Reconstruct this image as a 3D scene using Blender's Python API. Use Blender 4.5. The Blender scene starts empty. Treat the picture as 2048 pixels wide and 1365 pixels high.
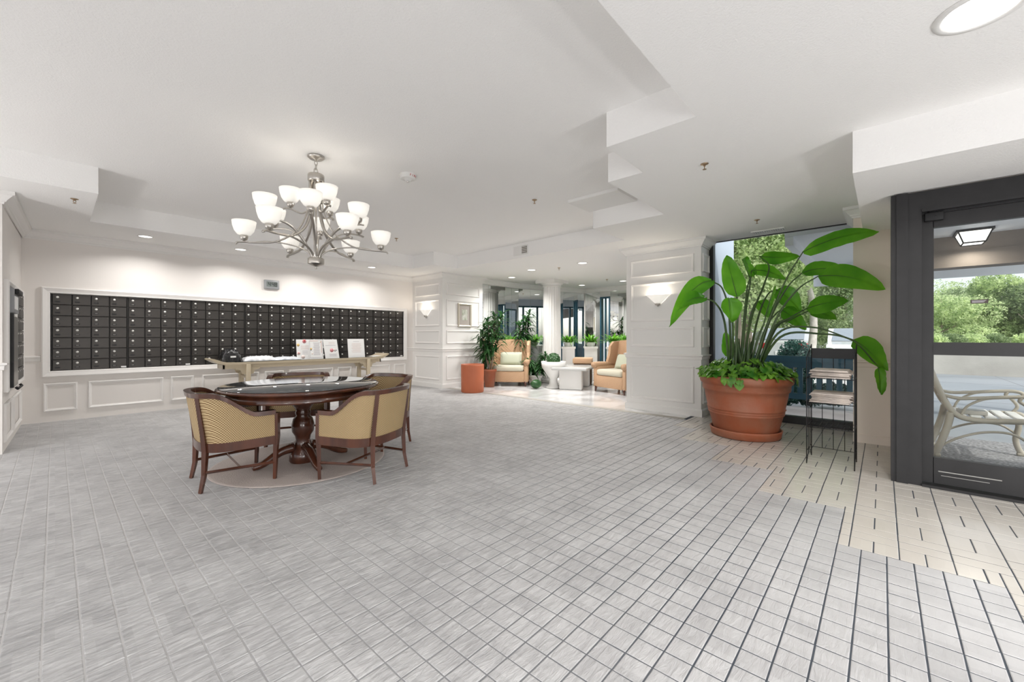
import bpy, bmesh, math, random
from mathutils import Vector, Matrix

# ---------------------------------------------------------------- camera, sky, sun, exposure
C = bpy.context.scene.collection
SC = bpy.context.scene
random.seed(7)
F = 823.0                      # focal length in pixels of the 2048 px wide frame
HZ = 674.0                     # horizon row
EYE = 1.2
cam = bpy.data.cameras.new('camera')
cam.sensor_width = 36.0
cam.lens = F / 2048.0 * 36.0
cam.shift_y = -(682.5 - HZ) / 2048.0
cam.clip_start = 0.05
cam.clip_end = 300
camo = bpy.data.objects.new('camera', cam)
C.objects.link(camo)
camo.location = (0, 0, EYE)
camo.rotation_euler = (math.pi / 2, 0, math.radians(-48))
SC.camera = camo

W = bpy.data.worlds.new('world')
SC.world = W
W.use_nodes = True
wn = W.node_tree
wn.nodes.clear()
sky = wn.nodes.new('ShaderNodeTexSky')
sky.sky_type = 'NISHITA'
sky.sun_disc = False
sky.sun_elevation = math.radians(52)
sky.sun_rotation = math.radians(210)
sky.air_density = 1.0
sky.dust_density = 3.0
sky.ozone_density = 0.6
bg = wn.nodes.new('ShaderNodeBackground')
bg.inputs[1].default_value = 0.34
wo = wn.nodes.new('ShaderNodeOutputWorld')
hz = wn.nodes.new('ShaderNodeHueSaturation')          # hazy, nearly white summer sky
hz.inputs['Saturation'].default_value = 0.40
hz.inputs['Value'].default_value = 1.12
wn.links.new(sky.outputs[0], hz.inputs['Color'])
wn.links.new(hz.outputs[0], bg.inputs[0])
wn.links.new(bg.outputs[0], wo.inputs[0])

sun = bpy.data.lights.new('sun', 'SUN')
sun.energy = 2.3
sun.angle = math.radians(1.0)
sun.color = (1.0, 0.96, 0.88)
suno = bpy.data.objects.new('sun', sun)
C.objects.link(suno)
_sd = Vector((-0.42, -0.70, 0.95)).normalized()       # towards the sun
suno.rotation_euler = (-_sd).to_track_quat('-Z', 'Y').to_euler()

SC.view_settings.view_transform = 'Standard'
SC.view_settings.look = 'None'
SC.view_settings.gamma = 1.0
SC.view_settings.use_curve_mapping = False
SC.view_settings.exposure = -0.2
SC.cycles.use_denoising = True
SC.cycles.max_bounces = 10
SC.cycles.diffuse_bounces = 6
SC.cycles.glossy_bounces = 6
SC.cycles.transparent_max_bounces = 16
SC.cycles.sample_clamp_indirect = 6.0
SC.cycles.caustics_reflective = False
SC.cycles.caustics_refractive = False

CEIL = 2.68                    # lowered ceiling
TRAY = 2.95                    # raised tray
VESTIBULE = 2.38               # soffit in front of the entrance door

def fill_point(loc, power, r=0.12):
    l = bpy.data.lights.new('fill_lamp', 'POINT')
    l.energy = power; l.shadow_soft_size = r; l.color = (1.0, 0.985, 0.97)
    o = bpy.data.objects.new('fill_lamp', l); C.objects.link(o); o.location = loc
    return o

def area_lamp(name, loc, power, size, color=(1, 0.96, 0.9), spread=150):
    l = bpy.data.lights.new(name, 'AREA')
    l.shape = 'DISK'
    l.size = size
    l.energy = power
    l.color = color
    l.spread = math.radians(spread)
    o = bpy.data.objects.new(name, l)
    C.objects.link(o)
    o.location = loc
    return o

# unseen point lamps added as ceiling fill, and unseen lobby downlights behind the photographer
for _l, _p in (((0.0, -2.4, 1.0), 110), ((-1.9, 0.4, 1.0), 62), ((-2.2, 5.3, 1.0), 90), ((2.2, -3.4, 1.0), 70), ((2.6, -1.9, 0.5), 80), ((0.4, 0.2, 0.45), 26)):
    fill_point(_l, _p)
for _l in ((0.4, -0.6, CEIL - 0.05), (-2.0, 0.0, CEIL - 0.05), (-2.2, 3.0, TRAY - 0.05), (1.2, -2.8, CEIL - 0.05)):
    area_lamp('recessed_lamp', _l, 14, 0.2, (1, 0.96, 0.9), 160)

# ---------------------------------------------------------------- helpers
c48, s48 = math.cos(math.radians(48)), math.sin(math.radians(48))

def at(px, py, depth):
    """world point seen at photo pixel (px, py) at the given depth along the camera axis"""
    r = (px - 1024.0) / F * depth
    z = EYE - (py - HZ) / F * depth
    return Vector((r * c48 + depth * s48, -r * s48 + depth * c48, z))

def tag(o, label=None, cat=None, group=None, kind=None):
    if label: o['label'] = label
    if cat: o['category'] = cat
    if group: o['group'] = group
    if kind: o['kind'] = kind
    return o

def empty(name, loc=(0, 0, 0), rz=0.0):
    o = bpy.data.objects.new(name, None)
    o.empty_display_size = 0.1
    C.objects.link(o)
    o.location = loc
    o.rotation_euler = (0, 0, rz)
    return o

def thing(name, label, cat, loc=(0, 0, 0), rz=0.0, group=None):
    return tag(empty(name, loc, rz), label, cat, group)

def copy_tree(o, parent=None):
    c = o.copy()
    C.objects.link(c)
    if parent is not None:
        c.parent = parent
    for ch in list(o.children):
        copy_tree(ch, c)
    return c

class MB:
    """collects geometry; build() links it as one mesh object"""
    def __init__(s):
        s.v = []; s.f = []; s.sm = []; s.mi = []
        s.m = 0
    def add(s, verts, faces, smooth=False):
        b = len(s.v)
        s.v += [tuple(p) for p in verts]
        for f in faces:
            s.f.append(tuple(b + i for i in f)); s.sm.append(smooth); s.mi.append(s.m)
        return s
    def box(s, a, b, M=None):
        x0, y0, z0 = a; x1, y1, z1 = b
        if x0 > x1: x0, x1 = x1, x0
        if y0 > y1: y0, y1 = y1, y0
        if z0 > z1: z0, z1 = z1, z0
        v = [(x0,y0,z0),(x1,y0,z0),(x1,y1,z0),(x0,y1,z0),(x0,y0,z1),(x1,y0,z1),(x1,y1,z1),(x0,y1,z1)]
        if M is not None: v = [M @ Vector(p) for p in v]
        return s.add(v, [(3,2,1,0),(4,5,6,7),(0,1,5,4),(1,2,6,5),(2,3,7,6),(3,0,4,7)])
    def rbox(s, a, b, r, M=None, seg=2):
        """box with rounded edges"""
        bm = bmesh.new()
        bmesh.ops.create_cube(bm, size=1.0)
        ctr = [(a[i] + b[i]) / 2 for i in range(3)]
        sz = [abs(b[i] - a[i]) for i in range(3)]
        for v in bm.verts:
            v.co = Vector((ctr[i] + v.co[i] * sz[i] for i in range(3)))
        bmesh.ops.bevel(bm, geom=list(bm.edges), offset=min(r, min(sz) * 0.49), segments=seg, profile=0.5, affect='EDGES')
        bm.verts.index_update()
        vs = [(M @ v.co if M is not None else v.co.copy()) for v in bm.verts]
        fs = [[v.index for v in f.verts] for f in bm.faces]
        bm.free()
        return s.add(vs, fs, seg > 1)
    def tube(s, pts, r, n=8, caps=True, M=None, smooth=True, closed=False):
        pts = [Vector(p) for p in pts]
        k = len(pts)
        rs = r if isinstance(r, (list, tuple)) else [r] * k
        vs = []; prev = None
        for i, p in enumerate(pts):
            if closed: t = pts[(i + 1) % k] - pts[i - 1]
            else: t = pts[min(i + 1, k - 1)] - pts[max(i - 1, 0)]
            if t.length < 1e-9: t = Vector((0, 0, 1))
            t.normalize()
            if prev is None:
                ref = Vector((0, 0, 1)) if abs(t.z) < 0.9 else Vector((1, 0, 0))
                a = t.cross(ref).normalized()
            else:
                a = (prev - t * prev.dot(t)).normalized()
            prev = a
            b = t.cross(a)
            for j in range(n):
                w = 2 * math.pi * j / n
                q = p + (a * math.cos(w) + b * math.sin(w)) * rs[i]
                vs.append(M @ q if M is not None else q)
        fs = []
        m = k if closed else k - 1
        for i in range(m):
            i2 = (i + 1) % k
            for j in range(n):
                j2 = (j + 1) % n
                fs.append((i*n+j, i*n+j2, i2*n+j2, i2*n+j))
        if caps and not closed:
            fs.append(tuple(range(n))[::-1]); fs.append(tuple((k-1)*n + j for j in range(n)))
        return s.add(vs, fs, smooth)
    def lathe(s, prof, n=24, ctr=(0, 0, 0), M=None, smooth=True, flute=None, scale=(1, 1)):
        """prof: list of (radius, z)"""
        vs = []; k = len(prof)
        for (r, z) in prof:
            for j in range(n):
                w = 2 * math.pi * j / n
                rr = r * (flute(j) if flute else 1.0)
                q = Vector((ctr[0] + rr * math.cos(w) * scale[0], ctr[1] + rr * math.sin(w) * scale[1], ctr[2] + z))
                vs.append(M @ q if M is not None else q)
        fs = []
        for i in range(k - 1):
            for j in range(n):
                j2 = (j + 1) % n
                fs.append((i*n+j, i*n+j2, (i+1)*n+j2, (i+1)*n+j))
        if prof[0][0] > 1e-4: fs.append(tuple(range(n))[::-1])
        if prof[-1][0] > 1e-4: fs.append(tuple((k-1)*n + j for j in range(n)))
        return s.add(vs, fs, smooth)
    def prism(s, poly, z0, z1, M=None, smooth=False):
        """poly: 2D outline in local XY, extruded z0..z1"""
        n = len(poly)
        vs = [Vector((x, y, z0)) for x, y in poly] + [Vector((x, y, z1)) for x, y in poly]
        if M is not None: vs = [M @ p for p in vs]
        fs = [tuple(range(n))[::-1], tuple(range(n, 2*n))]
        for i in range(n):
            j = (i + 1) % n
            fs.append((i, j, n + j, n + i))
        return s.add(vs, fs, smooth)
    def sweep(s, path, prof, closed=False, side=1, M=None):
        """horizontal mitred sweep: path of (x, y); prof of (out, z); out is to the right of travel * side"""
        n = len(path); P = [Vector(p) for p in path]; vs = []
        def nrm(a, b):
            d = (b - a).normalized()
            return Vector((d.y, -d.x)) * side
        for i in range(n):
            if closed or 0 < i < n - 1:
                n1 = nrm(P[i - 1], P[i]); n2 = nrm(P[i], P[(i + 1) % n])
                m = (n1 + n2) / (1 + n1.dot(n2))
            elif i == 0: m = nrm(P[0], P[1])
            else: m = nrm(P[-2], P[-1])
            for (o, z) in prof:
                q = Vector((P[i].x + m.x * o, P[i].y + m.y * o, z))
                vs.append(M @ q if M is not None else q)
        k = len(prof); fs = []
        for i in range(n if closed else n - 1):
            i2 = (i + 1) % n
            for j in range(k):
                j2 = (j + 1) % k
                fs.append((i*k+j, i2*k+j, i2*k+j2, i*k+j2))
        if not closed:
            fs.append(tuple(range(k))); fs.append(tuple((n-1)*k + j for j in range(k))[::-1])
        return s.add(vs, fs)
    def frame(s, M, x0, x1, z0, z1, prof):
        """picture-frame moulding in local XZ of M, standing out along local -Y; prof of (inset, out)"""
        k = len(prof); vs = []
        for (cx, cz, sx, sz) in ((x0, z0, 1, 1), (x1, z0, -1, 1), (x1, z1, -1, -1), (x0, z1, 1, -1)):
            for (ins, out) in prof:
                vs.append(M @ Vector((cx + sx * ins, -out, cz + sz * ins)))
        fs = []
        for i in range(4):
            i2 = (i + 1) % 4
            for j in range(k - 1):
                fs.append((i*k+j, i2*k+j, i2*k+j+1, i*k+j+1))
        return s.add(vs, fs)
    def build(s, name, mat=None, parent=None, loc=None, mats=None):
        me = bpy.data.meshes.new(name)
        me.from_pydata(s.v, [], s.f)
        me.polygons.foreach_set('use_smooth', s.sm)
        if mats:
            for m in mats: me.materials.append(m)
            me.polygons.foreach_set('material_index', s.mi)
        elif mat is not None: me.materials.append(mat)
        bm = bmesh.new(); bm.from_mesh(me)
        bmesh.ops.recalc_face_normals(bm, faces=bm.faces)
        bm.to_mesh(me); bm.free()
        me.update()
        o = bpy.data.objects.new(name, me)
        C.objects.link(o)
        if parent is not None: o.parent = parent
        if loc is not None: o.location = loc
        return o

def linked(name, me, parent, loc=(0, 0, 0), rz=0.0):
    o = bpy.data.objects.new(name, me)
    C.objects.link(o)
    o.parent = parent
    o.location = loc
    o.rotation_euler = (0, 0, rz)
    return o

def smooth_pts(pts, n=8):
    """Catmull-Rom through the points"""
    P = [Vector(p) for p in pts]
    P = [P[0] * 2 - P[1]] + P + [P[-1] * 2 - P[-2]]
    out = []
    for i in range(1, len(P) - 2):
        for k in range(n):
            t = k / n
            a, b, c, d = P[i-1], P[i], P[i+1], P[i+2]
            out.append(0.5 * ((2*b) + (c-a)*t + (2*a-5*b+4*c-d)*t*t + (3*b-a-3*c+d)*t**3))
    out.append(P[-2])
    return out

# ---------------------------------------------------------------- materials
MATS = {}
def mat(name, col, rough=0.5, metal=0.0, bump=None, var=None, spec=0.5, emit=None, coat=0.0, sheen=0.0):
    """bump = (scale, strength[, stretch]); var = (scale, amount, second colour)"""
    m = bpy.data.materials.new(name)
    m.use_nodes = True
    nt = m.node_tree; N = nt.nodes; L = nt.links
    b = N['Principled BSDF']
    b.inputs['Base Color'].default_value = (*col, 1)
    b.inputs['Roughness'].default_value = rough
    b.inputs['Metallic'].default_value = metal
    b.inputs['Specular IOR Level'].default_value = spec
    if coat: b.inputs['Coat Weight'].default_value = coat
    if sheen: b.inputs['Sheen Weight'].default_value = sheen
    if emit:
        b.inputs['Emission Color'].default_value = (*emit[0], 1)
        b.inputs['Emission Strength'].default_value = emit[1]
    if bump or var:
        tc = N.new('ShaderNodeTexCoord')
        mp = N.new('ShaderNodeMapping')
        L.new(tc.outputs['Object'], mp.inputs[0])
        if bump and len(bump) > 2: mp.inputs['Scale'].default_value = bump[2]
    if bump:
        nz = N.new('ShaderNodeTexNoise')
        nz.inputs['Scale'].default_value = bump[0]
        nz.inputs['Detail'].default_value = 3
        L.new(mp.outputs[0], nz.inputs['Vector'])
        bp = N.new('ShaderNodeBump')
        bp.inputs['Strength'].default_value = bump[1]
        bp.inputs['Distance'].default_value = 0.01
        L.new(nz.outputs[0], bp.inputs['Height'])
        L.new(bp.outputs[0], b.inputs['Normal'])
    if var:
        n2 = N.new('ShaderNodeTexNoise')
        n2.inputs['Scale'].default_value = var[0]
        n2.inputs['Detail'].default_value = 4
        L.new(mp.outputs[0], n2.inputs['Vector'])
        rp = N.new('ShaderNodeMapRange')
        rp.inputs[1].default_value = 0.35; rp.inputs[2].default_value = 0.65
        rp.inputs[3].default_value = 0.0; rp.inputs[4].default_value = var[1]
        L.new(n2.outputs[0], rp.inputs[0])
        mx = N.new('ShaderNodeMix'); mx.data_type = 'RGBA'
        mx.inputs['A'].default_value = (*col, 1); mx.inputs['B'].default_value = (*var[2], 1)
        L.new(rp.outputs[0], mx.inputs['Factor'])
        L.new(mx.outputs['Result'], b.inputs['Base Color'])
    MATS[name] = m
    return m

M_white = mat('white_paint', (0.80, 0.785, 0.765), 0.45, bump=(30, 0.02))
M_wall = mat('cream_wall', (0.80, 0.765, 0.735), 0.6, bump=(40, 0.03))
M_ceil = mat('stipple_ceiling', (0.91, 0.90, 0.885), 0.9, bump=(90, 0.3))
M_ceilp = mat('smooth_ceiling_face', (0.84, 0.83, 0.81), 0.8, bump=(40, 0.05))
M_beige = mat('beige_wall', (0.76, 0.68, 0.60), 0.6, bump=(40, 0.03))
M_trimw = mat('gloss_trim', (0.84, 0.82, 0.80), 0.35)
M_black = mat('black_metal', (0.006, 0.006, 0.007), 0.6, 0.0, bump=(60, 0.05))
M_bronze = mat('dark_bronze', (0.013, 0.0125, 0.0135), 0.45, 0.1, var=(9, 0.6, (0.020, 0.019, 0.0205)))
M_mailbox = mat('mailbox_bronze', (0.052, 0.048, 0.045), 0.38, 0.55, var=(6, 0.7, (0.075, 0.068, 0.062)))
M_mailgap = mat('mailbox_body', (0.018, 0.017, 0.016), 0.5, 0.3)
M_nickel = mat('brushed_nickel', (0.55, 0.52, 0.48), 0.28, 1.0, bump=(200, 0.05, (1, 1, 0.05)))
M_chrome = mat('chrome', (0.85, 0.84, 0.82), 0.12, 1.0)
M_brass = mat('sprinkler_brass', (0.45, 0.33, 0.22), 0.3, 1.0)
M_mirror = mat('mirror', (0.88, 0.90, 0.90), 0.01, 1.0)
M_wood = mat('mahogany', (0.055, 0.018, 0.010), 0.25, 0, bump=(30, 0.04, (1, 1, 0.15)), var=(8, 0.8, (0.11, 0.034, 0.016)), coat=0.4)
M_taupe = mat('taupe_lacquer', (0.55, 0.47, 0.34), 0.35, var=(5, 0.5, (0.50, 0.42, 0.30)))
M_slate = mat('slate_glass', (0.035, 0.042, 0.047), 0.03, 0, spec=0.9, coat=1.0)
M_paper = mat('paper', (0.86, 0.86, 0.85), 0.6)
M_news = mat('newsprint', (0.66, 0.58, 0.52), 0.8, bump=(80, 0.3, (1, 1, 6)), var=(14, 0.8, (0.42, 0.37, 0.34)))
M_poly = mat('white_polybag', (0.80, 0.81, 0.83), 0.25, bump=(14, 0.9))
M_bag = mat('black_bag', (0.012, 0.012, 0.013), 0.22, bump=(30, 0.9))
M_terra = mat('terracotta', (0.30, 0.078, 0.030), 0.6, bump=(26, 0.3), var=(3.2, 0.75, (0.28, 0.13, 0.080)))
M_terra2 = mat('orange_clay', (0.50, 0.14, 0.06), 0.5, bump=(30, 0.1), var=(4, 0.5, (0.44, 0.12, 0.055)))
M_soil = mat('soil', (0.03, 0.02, 0.013), 0.95, bump=(40, 1.0))
M_sage = mat('sage_cushion', (0.56, 0.53, 0.42), 0.85, bump=(60, 0.3), sheen=0.3)
M_pillow = mat('pale_green_pillow', (0.46, 0.48, 0.37), 0.7, bump=(20, 0.2), sheen=0.3)
M_stone = mat('white_stone', (0.72, 0.71, 0.69), 0.4, bump=(20, 0.1))
M_conc = mat('concrete', (0.50, 0.48, 0.44), 0.9, bump=(20, 0.3), var=(0.9, 0.9, (0.36, 0.34, 0.31)))
M_asph = mat('asphalt', (0.42, 0.42, 0.42), 0.9, var=(0.6, 0.7, (0.48, 0.48, 0.49)))
M_drive = mat('driveway', (0.21, 0.23, 0.25), 0.6, var=(0.5, 0.8, (0.28, 0.295, 0.315)))
M_patio = mat('patio_paving', (0.70, 0.63, 0.60), 0.8, var=(2, 0.5, (0.48, 0.42, 0.40)))
M_teal = mat('dark_teal_paint', (0.016, 0.070, 0.105), 0.4)
M_extw = mat('exterior_white', (0.86, 0.88, 0.91), 0.6)
M_extb = mat('porch_brown', (0.20, 0.17, 0.15), 0.8, bump=(40, 0.3), var=(3, 0.6, (0.25, 0.215, 0.19)))
M_bench = mat('cream_cast_metal', (0.42, 0.385, 0.32), 0.45, 0.0, bump=(40, 0.2))
M_slat = mat('white_slat', (0.80, 0.79, 0.76), 0.4)
M_bark = mat('bark', (0.20, 0.16, 0.12), 0.9, bump=(20, 0.8), var=(4, 0.8, (0.32, 0.27, 0.22)))
M_plastic = mat('white_plastic', (0.82, 0.81, 0.79), 0.35)
M_greyp = mat('grey_plastic', (0.30, 0.31, 0.32), 0.4)
M_lcd = mat('lcd_glass', (0.20, 0.23, 0.22), 0.2)
M_ink = mat('black_ink', (0.012, 0.012, 0.013), 0.5)
M_red = mat('red_ink', (0.5, 0.05, 0.04), 0.5)
M_pink = mat('pink_print', (0.62, 0.25, 0.27), 0.6)
M_yellow = mat('yellow_print', (0.72, 0.52, 0.22), 0.6)
M_text = mat('grey_print', (0.52, 0.50, 0.53), 0.6)
M_pale = mat('pale_print', (0.74, 0.62, 0.58), 0.6)
M_steel = mat('stainless', (0.45, 0.44, 0.42), 0.35, 1.0)
M_carwhite = mat('car_white', (0.75, 0.76, 0.78), 0.2, coat=1.0)
M_cargrey = mat('car_silver', (0.42, 0.44, 0.47), 0.25, 0.5, coat=1.0)
M_carglass = mat('car_glass', (0.50, 0.55, 0.58), 0.08, 0.7, spec=0.8)  # pale base colour puts the reflected sky into the glass
M_extp = mat('exterior_panel', (0.47, 0.53, 0.61), 0.6)
M_birch = mat('pale_bark', (0.42, 0.38, 0.34), 0.9, bump=(20, 0.8), var=(5, 0.9, (0.62, 0.58, 0.53)))
M_rubber = mat('rubber', (0.015, 0.015, 0.016), 0.8)
M_tail = mat('tail_light', (0.5, 0.03, 0.04), 0.2)
M_gold = mat('champagne_frame', (0.58, 0.53, 0.44), 0.35, 0.4)
M_mount = mat('grey_mount', (0.40, 0.36, 0.33), 0.8)
M_print = mat('landscape_print', (0.30, 0.33, 0.24), 0.6, var=(9, 1.0, (0.62, 0.62, 0.58)))
M_rug = mat('taupe_rug', (0.44, 0.38, 0.35), 0.95, bump=(120, 0.6), var=(5, 0.6, (0.50, 0.44, 0.41)))
M_mat = mat('door_mat', (0.15, 0.15, 0.155), 0.95, bump=(60, 1.0), var=(45, 1.0, (0.36, 0.36, 0.37)))
M_glow = mat('lamp_glow', (1, 1, 1), 0.5, emit=((1.0, 0.96, 0.90), 2.6))
M_bulb = mat('bulb_glow', (1, 1, 1), 0.5, emit=((1.0, 0.95, 0.88), 1.2))
M_glowpanel = mat('lamp_glow_soft', (1, 1, 1), 0.5, emit=((1.0, 0.95, 0.86), 2.0))

def glass_mat(name, refl=0.06, tint=(0.97, 0.985, 0.98)):
    m = bpy.data.materials.new(name); m.use_nodes = True
    nt = m.node_tree; N = nt.nodes; L = nt.links
    N.clear()
    out = N.new('ShaderNodeOutputMaterial')
    t = N.new('ShaderNodeBsdfTransparent'); t.inputs[0].default_value = (*tint, 1)
    g = N.new('ShaderNodeBsdfGlossy'); g.inputs['Roughness'].default_value = 0.02
    fr = N.new('ShaderNodeFresnel'); fr.inputs[0].default_value = 1.3
    mx = N.new('ShaderNodeMixShader')
    L.new(fr.outputs[0], mx.inputs[0]); L.new(t.outputs[0], mx.inputs[1]); L.new(g.outputs[0], mx.inputs[2])
    L.new(mx.outputs[0], out.inputs[0])
    return m
M_glass = glass_mat('window_glass')

def leaf_mat(name, c1, c2, rough=0.35, trans=0.35, scale=6):
    m = bpy.data.materials.new(name); m.use_nodes = True
    nt = m.node_tree; N = nt.nodes; L = nt.links
    b = N['Principled BSDF']; out = N['Material Output']
    b.inputs['Roughness'].default_value = rough
    tc = N.new('ShaderNodeTexCoord'); nz = N.new('ShaderNodeTexNoise')
    nz.inputs['Scale'].default_value = scale; nz.inputs['Detail'].default_value = 3
    L.new(tc.outputs['Object'], nz.inputs['Vector'])
    rp = N.new('ShaderNodeValToRGB')
    rp.color_ramp.elements[0].position = 0.35; rp.color_ramp.elements[0].color = (*c1, 1)
    rp.color_ramp.elements[1].position = 0.65; rp.color_ramp.elements[1].color = (*c2, 1)
    L.new(nz.outputs[0], rp.inputs[0]); L.new(rp.outputs[0], b.inputs['Base Color'])
    tr = N.new('ShaderNodeBsdfTranslucent')
    hs = N.new('ShaderNodeHueSaturation'); hs.inputs['Value'].default_value = 1.9
    L.new(rp.outputs[0], hs.inputs['Color']); L.new(hs.outputs[0], tr.inputs[0])
    mx = N.new('ShaderNodeMixShader'); mx.inputs[0].default_value = trans
    L.new(b.outputs[0], mx.inputs[1]); L.new(tr.outputs[0], mx.inputs[2]); L.new(mx.outputs[0], out.inputs[0])
    return m
M_bop = leaf_mat('paradise_leaf', (0.06, 0.24, 0.012), (0.14, 0.40, 0.025), 0.28, 0.55, 3)
M_stem = mat('stem_green', (0.035, 0.075, 0.022), 0.4, var=(4, 0.7, (0.08, 0.13, 0.04)))
M_pothos = leaf_mat('pothos_leaf', (0.03, 0.14, 0.012), (0.19, 0.40, 0.04), 0.22, 0.3, 7)
M_drac = leaf_mat('dracaena_leaf', (0.020, 0.075, 0.022), (0.05, 0.14, 0.04), 0.35, 0.2, 5)
M_fern = leaf_mat('fern_leaf', (0.06, 0.20, 0.015), (0.14, 0.34, 0.03), 0.4, 0.35, 5)
M_tree1 = leaf_mat('tree_leaf_light', (0.15, 0.23, 0.08), (0.56, 0.63, 0.36), 0.6, 0.5, 2.6)
M_tree2 = leaf_mat('tree_leaf_dark', (0.08, 0.13, 0.05), (0.30, 0.37, 0.19), 0.6, 0.45, 2.2)
M_bush = leaf_mat('bush_leaf', (0.015, 0.055, 0.045), (0.04, 0.12, 0.09), 0.5, 0.2, 3)
M_shade = None
def shade_mat():
    m = bpy.data.materials.new('frosted_glass_shade'); m.use_nodes = True
    b = m.node_tree.nodes['Principled BSDF']
    b.inputs['Base Color'].default_value = (0.9, 0.88, 0.84, 1)
    b.inputs['Roughness'].default_value = 0.4
    b.inputs['Emission Color'].default_value = (1.0, 0.95, 0.86, 1)
    b.inputs['Emission Strength'].default_value = 0.50
    return m
M_shade = shade_mat()

def weave_mat(name, c1, c2, sc, rough=0.8, strength=0.6):
    """woven cloth / wicker: checks of two tones with relief, in object space"""
    m = bpy.data.materials.new(name); m.use_nodes = True
    nt = m.node_tree; N = nt.nodes; L = nt.links
    b = N['Principled BSDF']; b.inputs['Roughness'].default_value = rough
    tc = N.new('ShaderNodeTexCoord'); sp = N.new('ShaderNodeSeparateXYZ')
    L.new(tc.outputs['Object'], sp.inputs[0])
    def mth(op, a, bb=None):
        n = N.new('ShaderNodeMath'); n.operation = op
        for i, q in enumerate((a, bb)):
            if q is None: continue
            if isinstance(q, (int, float)): n.inputs[i].default_value = q
            else: L.new(q, n.inputs[i])
        return n.outputs[0]
    h = mth('ADD', sp.outputs[0], sp.outputs[1])
    a = mth('SINE', mth('MULTIPLY', h, sc)); z = mth('SINE', mth('MULTIPLY', sp.outputs[2], sc))
    w = mth('MULTIPLY', a, z)
    mr = N.new('ShaderNodeMapRange'); mr.inputs[1].default_value = -0.5; mr.inputs[2].default_value = 0.5
    L.new(w, mr.inputs[0])
    mx = N.new('ShaderNodeMix'); mx.data_type = 'RGBA'
    mx.inputs['A'].default_value = (*c1, 1); mx.inputs['B'].default_value = (*c2, 1)
    L.new(mr.outputs[0], mx.inputs['Factor']); L.new(mx.outputs['Result'], b.inputs['Base Color'])
    bp = N.new('ShaderNodeBump'); bp.inputs['Strength'].default_value = strength; bp.inputs['Distance'].default_value = 0.004
    L.new(mr.outputs[0], bp.inputs['Height']); L.new(bp.outputs[0], b.inputs['Normal'])
    return m
M_fabric = weave_mat('gold_check_fabric', (0.22, 0.13, 0.055), (0.60, 0.46, 0.26), 330)
M_wicker = weave_mat('tan_wicker', (0.44, 0.255, 0.14), (0.60, 0.40, 0.25), 210, 0.7, 0.9)

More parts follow.
